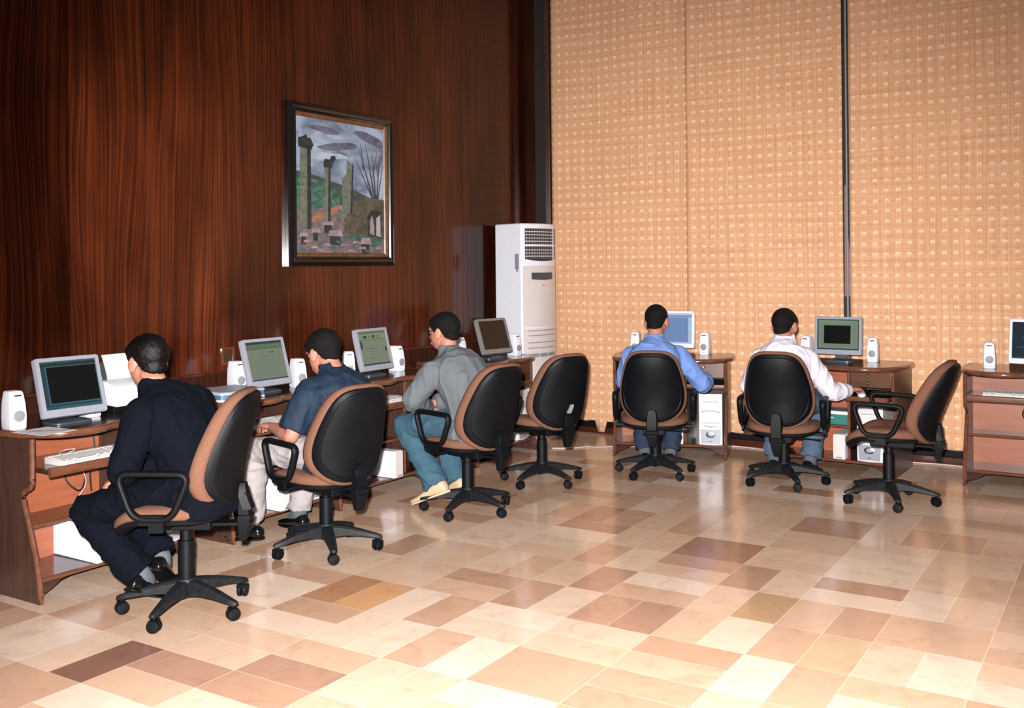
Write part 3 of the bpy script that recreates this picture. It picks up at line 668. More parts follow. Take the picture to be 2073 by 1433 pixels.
# ------------------------------------------------------------------ keyboards
def make_keyboard(label, loc, rz):
    t = thing('keyboard', label, 'keyboard', loc, rz, 'white computer keyboards')
    b = MB(); o = rrect(0.43, 0.155, 0.015, 3)
    b.rings([[(x, y, 0.0 + 0.0) for x, y in o], [(x, y, 0.012 + 0.09 * (y + 0.078)) for x, y in o], [(x * 0.985, y * 0.96, 0.016 + 0.09 * (y + 0.078)) for x, y in o]]); b.build('keyboard_case', M_WHITEP2, t, angle=40)
    b = MB()
    Mt = Matrix.Rotation(math.atan(0.09), 3, 'X')
    for r in range(6):
        y = -0.058 + r * 0.0195 + (0.008 if r == 5 else 0); z = 0.0185 + 0.09 * (y + 0.078)
        if r == 0:
            for x, w_ in ((-0.195, .022), (-0.165, .022), (-0.085, .11), (0.0, .03), (0.035, .022), (0.075, .017), (0.095, .017), (0.115, .017), (0.152, .036), (0.19, .017)): b.box((x, y, z), (w_, 0.016, 0.008), 0, Mt)
        else:
            for k in range(14): b.box((-0.197 + k * 0.0192, y, z), (0.0165, 0.016, 0.008), 0, Mt)
            for k in range(3): b.box((0.078 + k * 0.0192, y, z), (0.0165, 0.016, 0.008), 0, Mt)
            if r < 5:
                for k in range(4): b.box((0.142 + k * 0.0185, y, z), (0.016, 0.016, 0.008), 0, Mt)
    b.build('keys', M_KEY, t, smooth=False)
    return t
ZK = 0.6046
KB = [('D1', -0.115, -0.525, 'white keyboard on the drawn-out tray left of the dark suited man'), ('D2', -0.165, -0.535, 'white keyboard under the hands of the navy shirted man'),
      ('D3', -0.15, -0.52, 'white keyboard left of the elbow of the grey shirted man'), ('D4', -0.11, -0.50, 'white keyboard on the tray of the desk by the air conditioner'),
      ('B2', -0.115, -0.50, 'white keyboard on the tray in front of the white shirted man'), ('B3', -0.108, -0.50, 'white keyboard on the tray at the right edge of the photo')]
k0 = None
for d, x, y, lab in KB:
    p = on(d, x, y, ZK); rz = D[d].rotation_euler.z
    if k0 is None: k0 = make_keyboard(lab, p, rz)
    else: dup(k0, p, rz, lab)
for k in kids(D['B2']):
    if k.name.startswith('mouse_shelf'): k.location.y = -0.10
t = thing('computer_mouse', 'white mouse under the right hand of the white shirted man', 'mouse', on('B2', 0.24, -0.60, 0.5625), R(10))
b = MB(); b.ell((0, 0, 0.014), (0.029, 0.052, 0.019)); b.build('mouse_body', M_WHITEP, t); b = MB(); b.ell((0, 0.022, 0.032), (0.003, 0.008, 0.004)); b.build('scroll_wheel', M_MGREY, t)

# ------------------------------------------------------------------ computer cases and backup supplies
def make_tower(label, loc, rz):
    t = thing('computer_tower', label, 'computer', loc, rz, 'silver and white computer towers')
    b = MB(); b.bounds((-0.085, -0.19, 0), (0.085, 0.20, 0.39)); b.build('case', M_WHITEP2, t, bevel=0.004)
    b = MB()
    L = []
    for z, y in ((0.0, -0.212), (0.03, -0.219), (0.17, -0.222), (0.375, -0.212), (0.392, -0.20)):
        L.append([(-0.088, -0.188, z), (0.088, -0.188, z), (0.088, y + 0.006, z), (0.05, y - 0.004, z), (0, y - 0.007, z), (-0.05, y - 0.004, z), (-0.088, y + 0.006, z)])
    b.rings(L); fp = b.build('front_panel', M_WHITEP, t, bevel=0.003, angle=30)
    b = MB(); b.bounds((-0.062, -0.226, 0.335), (0.062, -0.21, 0.368)); b.bounds((-0.066, -0.2225, 0.262), (0.066, -0.21, 0.318)); b.build('drive_bay', M_WHITEP2, fp, bevel=0.002)
    b = MB(); b.tube([(-0.072 + 0.144 * k / 10, -0.222 - 0.008 * math.sin(math.pi * k / 10), 0.252 + 0.014 * math.sin(math.pi * k / 10)) for k in range(11)], 0.0045, 6); b.tube([(-0.06 + 0.12 * k / 8, -0.2265 - 0.003 * math.sin(math.pi * k / 8), 0.333) for k in range(9)], 0.003, 6)
    b.tube([(-0.068 + 0.136 * k / 8, -0.224 - 0.005 * math.sin(math.pi * k / 8), 0.172) for k in range(9)], 0.0035, 6); b.build('front_groove', M_LGREY, fp)
    b = MB(); b.prism([(-0.055, 0.152), (0.055, 0.152), (0.05, 0.143), (0.015, 0.138), (0, 0.13), (-0.015, 0.138), (-0.05, 0.143)], 1, -0.231, -0.222)
    b.prism([(-0.07, 0.012), (0.07, 0.012), (0.078, 0.12), (-0.078, 0.12)], 1, -0.2285, -0.222); b.build('lower_panel', M_SILVER, fp, bevel=0.001)
    My = Matrix.Rotation(R(90), 4, 'X') @ Matrix.Diagonal((1.5, 1, 1, 1))
    b = MB(); b.lathe([(0.024, 0), (0.024, 0.005), (0.018, 0.008)], (0, -0.2275, 0.082), 28, 0, My); b.build('button_ring', M_STEEL, fp)
    b = MB(); b.lathe([(0.015, 0), (0.014, 0.004), (0.004, 0.007)], (0, -0.234, 0.082), 24, 0, My); b.build('power_button', M_SILVER, fp)
    b = MB(); b.box((0, -0.2295, 0.03), (0.022, 0.003, 0.006)); b.build('badge', M_DGREY, fp)
    return t
t0 = None
for d, x, y, lab in (('B1', 0.315, -0.325, 'silver and white computer tower in the open bay of the light blue shirted man\'s desk'), ('B2', 0.275, -0.325, 'computer tower seen below the seat of the empty sideways chair'),
                     ('D1', 0.285, -0.345, 'computer tower behind the shoes of the dark suited man'), ('D2', 0.27, -0.325, 'computer tower beside the legs of the navy shirted man'),
                     ('D4', 0.27, -0.325, 'computer tower in the desk by the air conditioner, behind the empty chair')):
    p = on(d, x, y, 0.1055); rz = D[d].rotation_euler.z
    if t0 is None: t0 = make_tower(lab, p, rz)
    else: dup(t0, p, rz, lab)
def make_ups(label, loc, rz):
    t = thing('backup_power_unit', label, 'power supply', loc, rz, 'white backup power units under the desks')
    b = MB(); b.bounds((-0.042, -0.17, 0), (0.042, 0.18, 0.178)); b.build('housing', M_WHITEP, t, bevel=0.008)
    b = MB(); b.bounds((-0.041, -0.178, 0.003), (0.041, -0.168, 0.175)); b.build('front_panel', M_WHITEP2, t, bevel=0.004)
    b = MB(); b.bounds((-0.02, -0.182, 0.012), (0.025, -0.177, 0.02)); b.build('switch_bar', M_MGREY, t)
    return t
u0 = None
for d, x, y, lab in (('D3', -0.05, -0.42, 'white backup power box under the desk behind the jeans of the grey shirted man'), ('D2', -0.05, -0.42, 'white backup power box between the grey trousered legs'),
                     ('D1', -0.10, -0.40, 'white backup power box behind the dark trousered legs'), ('B1', 0.065, -0.39, 'white backup power box right of the light blue shirted man\'s legs'),
                     ('B2', 0.068, -0.39, 'white backup power box left of the tower under the white shirted man\'s desk')):
    p = on(d, x, y, 0.1055); rz = D[d].rotation_euler.z
    if u0 is None: u0 = make_ups(lab, p, rz)
    else: dup(u0, p, rz, lab)
t = thing('flat_box', 'teal flat box on the shelf under the white shirted man\'s desk', 'box', on('B2', 0.01, -0.37, 0.3345), R(-2))
b = MB(); b.bounds((-0.10, -0.08, 0), (0.10, 0.12, 0.07)); b.build('box_body', M_TEAL, t, bevel=0.003); b = MB(); b.bounds((-0.055, -0.0815, 0.045), (-0.01, -0.0795, 0.05)); b.build('printed_line', M_PAPER, t)
t = thing('paper_pad', 'grey and white pad lying on the teal flat box', 'paper pad', on('B2', 0.01, -0.36, 0.4055), R(-4))
b = MB(); b.bounds((-0.10, -0.075, 0), (0.10, 0.11, 0.022)); b.build('sheets', M_PAPER, t, bevel=0.001); b = MB(); b.bounds((-0.102, -0.077, 0.022), (0.102, 0.112, 0.027)); b.build('cover', M_MGREY, t)

# ------------------------------------------------------------------ printer, scanner, paper, socket
t = thing('inkjet_printer', 'white inkjet printer half hidden behind the head of the dark suited man', 'printer', (-4.50, 3.395, ZT), R(90))
prof = rounded([(0.13, 0.05), (0.13, 0.135), (0.05, 0.165), (-0.05, 0.155), (-0.115, 0.115), (-0.125, 0.04), (-0.10, 0.036)], [0.01, 0.03, 0.03, 0.05, 0.05, 0.01, 0.01], 5)
b = MB(); b.prism(prof, 0, -0.17, 0.17); b.build('upper_shell', M_WHITEP, t, bevel=0.006, angle=30)
b = MB(); b.bounds((-0.16, -0.07, 0.0), (0.16, 0.12, 0.05)); b.build('lower_body', M_BLACKP, t, bevel=0.004)
b = MB(); b.bounds((-0.125, -0.15, 0.004), (0.125, -0.02, 0.010)); b.bounds((-0.125, -0.152, 0.004), (0.125, -0.147, 0.02)); b.build('output_tray', M_BLACKP, t)
b = MB(); b.rings([[(-0.125, y, z), (0.125, y, z), (0.125, y + 0.004, z + 0.002), (-0.125, y + 0.004, z + 0.002)] for y, z in ((0.075, 0.15), (0.098, 0.20), (0.118, 0.245))]); b.build('paper_support', M_DGREY, t)
b = MB(); b.bounds((0.02, -0.10, 0.148), (0.12, -0.04, 0.153), 0); b.build('button_strip', M_LGREY, t)
b = MB(); b.rings([[(-0.105, y, z), (0.105, y, z), (0.105, y + 0.006, z + 0.002), (-0.105, y + 0.006, z + 0.002)] for y, z in ((0.046, 0.147), (0.055, 0.185), (0.072, 0.23), (0.098, 0.285))])
o = b.build('paper_stack', M_PAPER, None, loc=(-4.50, 3.395, ZT), rot=(0, 0, R(90))); tag(o, 'white sheets of paper standing in the back of the inkjet printer', 'paper')
t = thing('flatbed_scanner', 'grey and blue flatbed scanner lying on the second desk, behind the dark suited man', 'scanner', (-4.395, 3.955, ZT), R(84))
o = rounded([(-0.155, -0.145), (-0.10, -0.165), (0.155, -0.135), (0.155, 0.135), (-0.155, 0.135)], [0.012, 0.02, 0.012, 0.01, 0.01], 3)
b = MB(); b.rings([[(x, y, 0.0) for x, y in o], [(x, y, 0.012) for x, y in o]]); b.build('scanner_base', M_WHITEP, t, bevel=0.002)
b = MB(); b.rings([[(x * 0.985, y * 0.985, 0.012) for x, y in o], [(x * 0.985, y * 0.985, 0.038) for x, y in o]]); b.build('scanner_body', M_BLUEG, t)
b = MB(); b.rings([[(x, y, 0.038) for x, y in o], [(x, y, 0.047) for x, y in o], [(x * 0.95, y * 0.95, 0.053) for x, y in o]]); b.build('scanner_lid', M_LGREY, t, bevel=0.001, angle=25)
b = MB(); b.bounds((-0.105, -0.09, 0), (0.105, 0.09, 0.0012)); o = thing('printed_sheet', 'printed white sheet lying on the near corner of the nearest desk', 'paper', (-4.235, 2.732, ZT), R(3)); b.build('sheet', M_PAPER, o)
b = MB()
for k in range(9): b.bounds((-0.08, -0.075 + k * 0.017, 0.0012), (0.02 + 0.06 * ((k * 37) % 10) / 10, -0.072 + k * 0.017, 0.0015))
b.build('printed_lines', M_PRINT, o, smooth=False)
t = thing('wall_socket', 'wood coloured socket frame on the dark wall left of the monitor behind the scanner', 'socket', (-4.80, 4.317, 0.963), R(90))
b = MB(); fo, fi = rrect(0.10, 0.105, 0.004, 2), rrect(0.076, 0.08, 0.004, 2)
b.rings([[(x, -0.0005, z) for x, z in fo], [(x, -0.008, z) for x, z in fo], [(x, -0.008, z) for x, z in fi], [(x, -0.0005, z) for x, z in fi]], cap=False); b.build('socket_frame', M_EDGE, t)
b = MB(); b.bounds((-0.038, -0.003, -0.04), (0.038, -0.0005, 0.04)); b.build('socket_plate', M_PANEL, t)

# ------------------------------------------------------------------ standing air conditioner (local front -y)
t = thing('air_conditioner', 'tall white floor-standing air conditioner in the corner between wood wall and curtain', 'air conditioner', (-4.535, 7.44, 0), R(79))
AW, AD, AH = 0.22, 0.165, 1.857
def fy(x): return -AD - 0.02 + 0.05 * (x / AW) ** 2
xs = [-AW + 2 * AW * k / 12 for k in range(13)]
plan = [(AW, AD), (-AW, AD)] + [(x, fy(x)) for x in xs]
b = MB(); b.rings([[(x, y, 0.0) for x, y in plan], [(x, y, AH - 0.012) for x, y in plan], [(x * 0.97, y * 0.97, AH) for x, y in plan]]); cab = b.build('cabinet', M_WHITEP, t, bevel=0.006, angle=25)
def strip(b, x0, x1, z0, z1, off, th=0.004, mat=0, sag=0.0, n=10):
    L = []
    for k in range(n + 1):
        x = x0 + (x1 - x0) * k / n; s = sag * (1 - (2 * k / n - 1) ** 2); y = fy(x) - off
        L.append([(x, y, z0 - s), (x, y, z1), (x, y + th, z1), (x, y + th, z0 - s)])
    b.rings(L, mat)
b = MB(); strip(b, -0.205, 0.205, 0.98, 1.50, 0.006, 0.012); b.build('front_panel', M_WHITEP2, t, angle=25)
b = MB(); strip(b, -0.205, 0.205, 0.08, 0.97, 0.006, 0.012); b.build('lower_panel', M_WHITEP2, t, angle=25)
ao = MB(); strip(ao, -0.185, 0.205, 1.68, 1.815, 0.002, 0.02); strip(ao, -0.185, 0.205, 1.555, 1.663, 0.002, 0.02, 0, 0.018); ao = ao.build('air_outlet', M_GRILLE, t)
b = MB()
for z in (1.706, 1.733, 1.760, 1.787, 1.580, 1.606, 1.632): strip(b, -0.185, 0.205, z - 0.003, z + 0.003, 0.008, 0.014)
for x in (0.155,):
    strip(b, x, x + 0.012, 1.55, 1.815, 0.010, 0.016, 0, 0, 2)
b.build('louvre_slats', M_WHITEP2, ao, smooth=False)
b = MB()
for k in range(14):
    x = -0.172 + k * 0.026; strip(b, x, x + 0.004, 1.683, 1.812, 0.0035, 0.005, 0, 0, 1); strip(b, x, x + 0.004, 1.557, 1.66, 0.0035, 0.005, 0, 0, 1)
b.build('louvre_vanes', M_MGREY, ao, smooth=False)
b = MB(); strip(b, -0.13, 0.13, 1.385, 1.44, 0.010, 0.012, 0, 0.008); b.build('display', M_DGREY, t)
b = MB(); strip(b, -0.018, 0.018, 1.327, 1.337, 0.009, 0.006, 0, 0, 2); b.build('badge', M_BRASS, t)
b = MB()
for z in (0.945, 0.905, 0.845, 0.80): strip(b, -0.165, 0.175, z, z + 0.007, 0.009, 0.008)
for z in (0.755, 0.30, 0.25, 0.20):
    for x0, x1 in ((-0.165, -0.06), (-0.05, 0.05), (0.06, 0.175)): strip(b, x0, x1, z - 0.03, z, 0.0065, 0.006, 0, 0, 3)
b.build('intake_slots', M_MGREY, t, smooth=False)
b = MB(); b.bounds((-AW - 0.012, -0.115, 1.47), (-AW, -0.075, 1.60)); b.bounds((-AW - 0.007, -0.105, 1.45), (-AW, -0.085, 1.47)); b.build('remote_holder', M_MGREY, t, bevel=0.004)

# ------------------------------------------------------------------ framed painting of ruined columns
t = thing('framed_painting', 'dark framed oil painting of broken stone columns hanging on the wood wall', 'painting', (-4.8, 5.365, 2.06), R(90))
b = MB(); W2, H2 = 0.545, 0.55
def rl(ix, y): return [(-W2 + ix, y, -H2 + ix), (W2 - ix, y, -H2 + ix), (W2 - ix, y, H2 - ix), (-W2 + ix, y, H2 - ix)]
b.rings([rl(0, -0.001), rl(0, -0.030), rl(0.008, -0.045), rl(0.030, -0.052), rl(0.045, -0.046), rl(0.055, -0.052), rl(0.064, -0.042), rl(0.068, -0.012)], 0, False)
b.build('frame', plain('black_frame_lacquer', lin('#15100e'), 0.2, 0, 0.6, 0.4), t, smooth=False)
b = MB(); b.rings([rl(0.066, -0.034), rl(0.084, -0.024), rl(0.092, -0.014)], 0, False); b.build('inner_liner', wood('gilt_liner', lin('#4a2c18'), lin('#7a5030'), (20, 20, 20), 0.4), t, smooth=False)
def paint(name, c1, c2, sc=14):
    m, n, l, bb = base_mat(name, lin(c1), 0.55, 0, 0.3)
    tc = N(n, 'ShaderNodeTexCoord'); mp = N(n, 'ShaderNodeMapping'); mp.inputs['Scale'].default_value = (sc, sc, sc * 1.8); l.new(tc.outputs['Object'], mp.inputs[0])
    nz = N(n, 'ShaderNodeTexNoise'); nz.inputs['Scale'].default_value = 1; nz.inputs['Detail'].default_value = 4; nz.inputs['Distortion'].default_value = 0.8; l.new(mp.outputs[0], nz.inputs['Vector'])
    l.new(ramp(n, l, nz.outputs['Fac'], [(0.35, lin(c1)), (0.65, lin(c2))]), bb.inputs['Base Color']); return m
PM = [paint('paint_sky', '#566478', '#97a6ba', 3.5), paint('paint_cloud', '#4a4c5c', '#686a7e', 9), paint('paint_hill', '#333e3c', '#45504a'), paint('paint_trees', '#2c4a44', '#4c7260', 18),
      paint('paint_path', '#8a5640', '#a06c54'), paint('paint_ground', '#4a5254', '#7a6468', 16), paint('paint_column', '#525a50', '#6a7062', 20), paint('paint_column_dark', '#23262a', '#34383a'),
      paint('paint_ruin', '#403e36', '#5a5448', 12), paint('paint_slab', '#7c666a', '#97888a'), paint('paint_branch', '#2c2c32', '#3a3a40'), paint('paint_pale', '#8a8c96', '#a8a0a0', 8), paint('paint_teal', '#2c4a48', '#42605a'), paint('paint_light_sky', '#8898ac', '#a4b0be', 8)]
b = MB(); cw, chh = 0.906, 0.916; lay_ = [0]
def poly(pts, m):
    lay_[0] += 1; y = -0.0135 - 0.00012 * lay_[0]
    b.face([b.bm.verts.new((-cw / 2 + s * cw, y, -chh / 2 + v * chh)) for s, v in pts], m)
poly([(0, 0), (1, 0), (1, 1), (0, 1)], 0)
for c in ([(.20, .79), (.30, .815), (.42, .84), (.52, .845), (.60, .86), (.70, .845), (.66, .81), (.55, .80), (.45, .785), (.33, .77)], [(.08, .93), (.2, .955), (.38, .95), (.5, .915), (.42, .895), (.25, .91)], [(.62, .95), (.75, .965), (.92, .93), (1, .90), (1, .84), (.86, .86), (.72, .90)]): poly(rounded(c, .05, 4), 1)
for c in ([(.1, .72), (.25, .755), (.5, .76), (.6, .735), (.4, .71), (.2, .70)], [(.30, .89), (.45, .90), (.56, .875), (.42, .865)], [(.02, .66), (.12, .69), (.2, .65), (.1, .62)]): poly(rounded(c, .05, 4), 13)
poly([(0, .60), (.17, .585), (.35, .55), (.5, .52), (.65, .49), (.82, .44), (.82, .36), (0, .36)], 2)
poly([(0, .58), (.12, .55), (.28, .54), (.33, .49), (.40, .50), (.47, .44), (.48, .33), (0, .3)], 3)
poly([(0, .34), (.2, .33), (.47, .36), (.52, .27), (1, .22), (1, 0), (0, 0)], 5)
poly([(.15, .26), (.30, .31), (.47, .37), (.47, .335), (.32, .265), (.17, .225)], 4)
poly([(.035, .17), (.11, .17), (.115, .77), (.04, .77)], 6); poly([(.11, .17), (.155, .18), (.155, .76), (.115, .77)], 7)
poly([(.025, .775), (.16, .76), (.185, .80), (.15, .855), (.12, .845), (.11, .875), (.07, .855), (.02, .84)], 7)
poly([(.295, .22), (.335, .22), (.345, .64), (.305, .64)], 6); poly([(.335, .22), (.365, .225), (.37, .64), (.345, .64)], 7)
poly([(.29, .645), (.385, .64), (.40, .69), (.43, .71), (.42, .74), (.38, .735), (.36, .705), (.31, .71), (.295, .69)], 7)
poly([(.485, .24), (.51, .24), (.52, .58), (.50, .58)], 6); poly([(.51, .24), (.60, .28), (.625, .60), (.635, .66), (.60, .70), (.575, .71), (.56, .73), (.55, .62), (.515, .57)], 6); poly([(.585, .28), (.61, .28), (.635, .68), (.62, .70)], 7)
for (x0, y0, x1, y1, w_) in ((.87, .42, .70, .82, .011), (.87, .42, .64, .76, .008), (.89, .42, .78, .86, .01), (.9, .42, .86, .80, .009), (.91, .42, .95, .76, .009), (.92, .42, .99, .70, .008), (.75, .66, .72, .86, .006), (.76, .60, .66, .64, .005), (.80, .55, .67, .55, .006), (.82, .52, .66, .48, .005), (.83, .66, .74, .74, .004), (.88, .62, .82, .74, .004), (.93, .6, .90, .76, .004), (.86, .6, .92, .82, .004)):
    poly([(x0 - w_, y0), (x0 + w_, y0), (x1 + .002, y1), (x1 - .002, y1)], 10)
poly([(.52, .14), (.52, .27), (.55, .27), (.55, .31), (.605, .31), (.605, .365), (.63, .365), (.63, .41), (.69, .41), (.70, .45), (.85, .44), (1, .43), (1, .11), (.75, .12)], 8)
poly([(.80, .14), (.79, .29), (.83, .335), (.90, .345), (.965, .33), (.965, .12)], 7); poly([(.82, .15), (.82, .26), (.85, .30), (.875, .22), (.88, .14)], 9); poly([(.90, .14), (.90, .28), (.95, .31), (.955, .13)], 11)
poly([(.5, .13), (.75, .14), (.95, .11), (.95, .07), (.6, .1)], 12)
for x0, y0, w_, h_ in ((.02, .10, .10, .05), (.15, .13, .10, .05), (.27, .19, .13, .05), (.33, .10, .17, .07), (.70, .04, .14, .08)):
    poly([(x0 + .02, y0 - .04), (x0 + w_ - .03, y0 - .04), (x0 + w_ - .03, y0 + h_ * .5), (x0 + .02, y0 + h_ * .5)], 7); poly([(x0, y0 + h_ * .4), (x0 + w_, y0 + h_ * .4), (x0 + w_ - .02, y0 + h_), (x0 + .015, y0 + h_)], 9)
for k in range(14):
    x0 = (k * 0.137) % 0.9; y0 = 0.01 + 0.022 * (k % 4); poly([(x0, y0), (x0 + .09, y0), (x0 + .075, y0 + .018), (x0 + .01, y0 + .018)], 9 if k % 3 else 12)
b.build('painted_canvas', PM, t, smooth=False)

# ------------------------------------------------------------------ cords
def cord(name, pts, r, m, label, seed=0):
    P = []; pts = [Vector(p) for p in pts]
    for i in range(len(pts) - 1):
        p0, p1, p2, p3 = pts[max(i - 1, 0)], pts[i], pts[i + 1], pts[min(i + 2, len(pts) - 1)]
        for k in range(8):
            t = k / 8; P.append(0.5 * ((2 * p1) + (p2 - p0) * t + (2 * p0 - 5 * p1 + 4 * p2 - p3) * t * t + (3 * p1 - p0 - 3 * p2 + p3) * t ** 3))
    P.append(pts[-1]); b = MB(); b.tube(P, r, 8)
    return tag(b.build(name, m, angle=0), label, 'cable')
cord('floor_cable', [(-4.12, 7.13, 0.006), (-4.0, 7.2, 0.006), (-3.90, 7.33, 0.006), (-3.82, 7.35, 0.006), (-3.74, 7.42, 0.006), (-3.55, 7.56, 0.006), (-3.3, 7.75, 0.006)], 0.0055, M_CABLEW, 'pale cable across the floor below the empty chair by the air conditioner')
cord('floor_cable', [(-3.0, 7.9, 0.006), (-2.8, 7.93, 0.006), (-2.6, 7.90, 0.006), (-2.4, 7.86, 0.006), (-2.2, 7.88, 0.006)], 0.0055, M_CABLEW, 'pale cable along the baseboard between the blue and white shirted men\'s desks')
cord('floor_cable', [(-1.62, 7.90, 0.006), (-1.45, 7.93, 0.006), (-1.3, 7.95, 0.006), (-1.12, 7.94, 0.006), (-0.95, 7.93, 0.006), (-0.8, 7.945, 0.006)], 0.0055, M_CABLEW, 'pale cable along the baseboard left of the rightmost desk')
def P1(x, y, z): return on('D1', x, y, z)
cord('power_cable', [P1(-0.08, -0.25, 0.60), P1(-0.10, -0.27, 0.48), P1(-0.05, -0.29, 0.41), P1(0.0, -0.27, 0.42), P1(0.03, -0.25, 0.52)], 0.004, M_CABLEB, 'dark cable hanging in a loop under the tray of the nearest desk')
cord('keyboard_cable', [P1(-0.17, -0.43, 0.612), P1(-0.19, -0.36, 0.62), P1(-0.14, -0.33, 0.625), P1(-0.11, -0.37, 0.63), P1(-0.18, -0.38, 0.615), P1(-0.13, -0.30, 0.612)], 0.0028, M_CABLEW, 'coiled pale cable behind the keyboard on the nearest desk')
cord('mouse_cable', [P1(-0.03, -0.26, 0.58), P1(-0.02, -0.3, 0.50), P1(0.0, -0.29, 0.43), P1(-0.03, -0.26, 0.36)], 0.0028, M_CABLEW, 'thin pale cable hanging down under the tray of the nearest desk')
cord('monitor_cable', [P1(0.05, -0.26, 0.72), P1(0.06, -0.28, 0.60), P1(0.04, -0.27, 0.48), P1(0.06, -0.25, 0.38)], 0.004, M_CABLEB, 'dark cable running down the orange back panel of the nearest desk')
def P3(x, y, z): return on('D3', x, y, z)
cord('power_cable', [P3(-0.30, -0.26, 0.62), P3(-0.27, -0.29, 0.50), P3(-0.22, -0.27, 0.40), P3(-0.12, -0.25, 0.37)], 0.004, M_CABLEB, 'dark cable behind the knee of the man in jeans')
def P7(x, y, z): return on('B3', x, y, z)
cord('power_cable', [P7(-0.02, -0.26, 0.57), P7(-0.09, -0.29, 0.50), P7(-0.10, -0.28, 0.44), P7(-0.03, -0.26, 0.37)], 0.005, M_CABLEB, 'dark cable loop under the tray at the right edge of the photo')

# ------------------------------------------------------------------ people
def remesh(mb, voxel, iters):
    bmesh.ops.recalc_face_normals(mb.bm, faces=mb.bm.faces[:])
    me = bpy.data.meshes.new('tmp'); mb.bm.to_mesh(me); mb.bm.free()
    o = bpy.data.objects.new('tmp', me); COL.objects.link(o)
    m = o.modifiers.new('r', 'REMESH'); m.mode = 'VOXEL'; m.voxel_size = voxel
    s = o.modifiers.new('s', 'SMOOTH'); s.factor = 0.5; s.iterations = iters
    dg = bpy.context.evaluated_depsgraph_get(); dg.update()
    out = bpy.data.meshes.new_from_object(o.evaluated_get(dg))
    bpy.data.objects.remove(o); bpy.data.meshes.remove(me)
    out.materials.clear(); return out
def folds(me, axes, scale, amp, seed, fine=0.35):
    # cloth folds: ridged noise, stretched along the wearer's body
    me.update(); nr = [v.normal.copy() for v in me.vertices]
    for v, n in zip(me.vertices, nr):
        q = Vector([v.co.dot(a) * s for a, s in zip(axes, scale)]) + Vector((seed, seed * 2, -seed))
        d = 1 - 2 * abs(noise.noise(q)) ; d = d * d * d - 0.35
        d += fine * noise.noise(q * 2.3)
        v.co += n * (amp * d)
def smoothstep(a, c, x):
    t = max(0.0, min(1.0, (x - a) / (c - a))); return t * t * (3 - 2 * t)

HEAD = [((0, -0.014, 0.028), (0.076, 0.098, 0.086)), ((0, 0.026, -0.03), (0.065, 0.074, 0.082)), ((0, 0.048, -0.078), (0.043, 0.044, 0.034)), ((0, 0.03, 0.03), (0.066, 0.066, 0.07)), ((0, -0.045, -0.03), (0.056, 0.055, 0.055))]
def skull(d):
    best = 0.02
    for c, r in HEAD:
        c = Vector(c); A = sum((d[i] / r[i]) ** 2 for i in range(3)); B = -2 * sum(d[i] * c[i] / r[i] ** 2 for i in range(3)); Cc = sum((c[i] / r[i]) ** 2 for i in range(3)) - 1
        D_ = B * B - 4 * A * Cc
        if D_ > 0: best = max(best, (-B + math.sqrt(D_)) / (2 * A))
    return best * 0.97
def sphere_dirs(nu, nv):
    for j in range(1, nv):
        a = math.pi * j / nv - math.pi / 2
        yield [Vector((math.cos(a) * math.sin(2 * math.pi * i / nu), math.cos(a) * math.cos(2 * math.pi * i / nu), math.sin(a))) for i in range(nu)]
def hand(b, W, d, n, side, curl=0.5, spread=0.12, ln=1.0):
    # W wrist, d finger direction, n back of the hand, side=+1 when the thumb lies on d x n
    d = d.normalized(); n = (n - d * n.dot(d)).normalized(); x = d.cross(n) * side
    def P(a, c, e): return W + d * a * ln + x * c * ln + n * e * ln
    b.rings([[P(a, w * math.cos(t), h * math.sin(t) + e) for t in (2 * math.pi * k / 14 for k in range(14))] for a, w, h, e in ((-0.015, .024, .018, 0), (0.0, .026, .018, 0), (0.03, .034, .018, 0.002), (0.06, .041, .016, 0.004), (0.085, .041, .014, 0.003), (0.095, .034, .010, 0.0))])
    for k, (off, L, rad) in enumerate(((0.030, 0.070, 0.0085), (0.010, 0.079, 0.0088), (-0.011, 0.073, 0.0083), (-0.030, 0.057, 0.0074))):
        p = P(0.082, off, 0.0); dirv = (d + x * (off * spread * 25 * 0.1)).normalized(); ang = R(8 + 25 * curl); pts = [(p, rad * 1.1)]
        for seg, fr in enumerate((0.46, 0.30, 0.24)):
            dv = dirv * math.cos(ang) - n * math.sin(ang); p = p + dv * L * fr * ln; pts.append((p, rad * (1.0 - 0.09 * (seg + 1)))); ang += R(14 + 34 * curl)
        b.limb(pts, 8)
    p = P(0.018, 0.026, -0.004); t1 = (d * 0.62 + x * 0.72 - n * 0.25).normalized(); t2 = (d * 0.9 + x * 0.3 - n * 0.3).normalized()
    b.limb([(p, 0.0135), (p + t1 * 0.038 * ln, 0.0115), (p + t1 * 0.038 * ln + t2 * 0.03 * ln, 0.0098), (p + t1 * 0.038 * ln + t2 * 0.055 * ln, 0.0078)], 8)

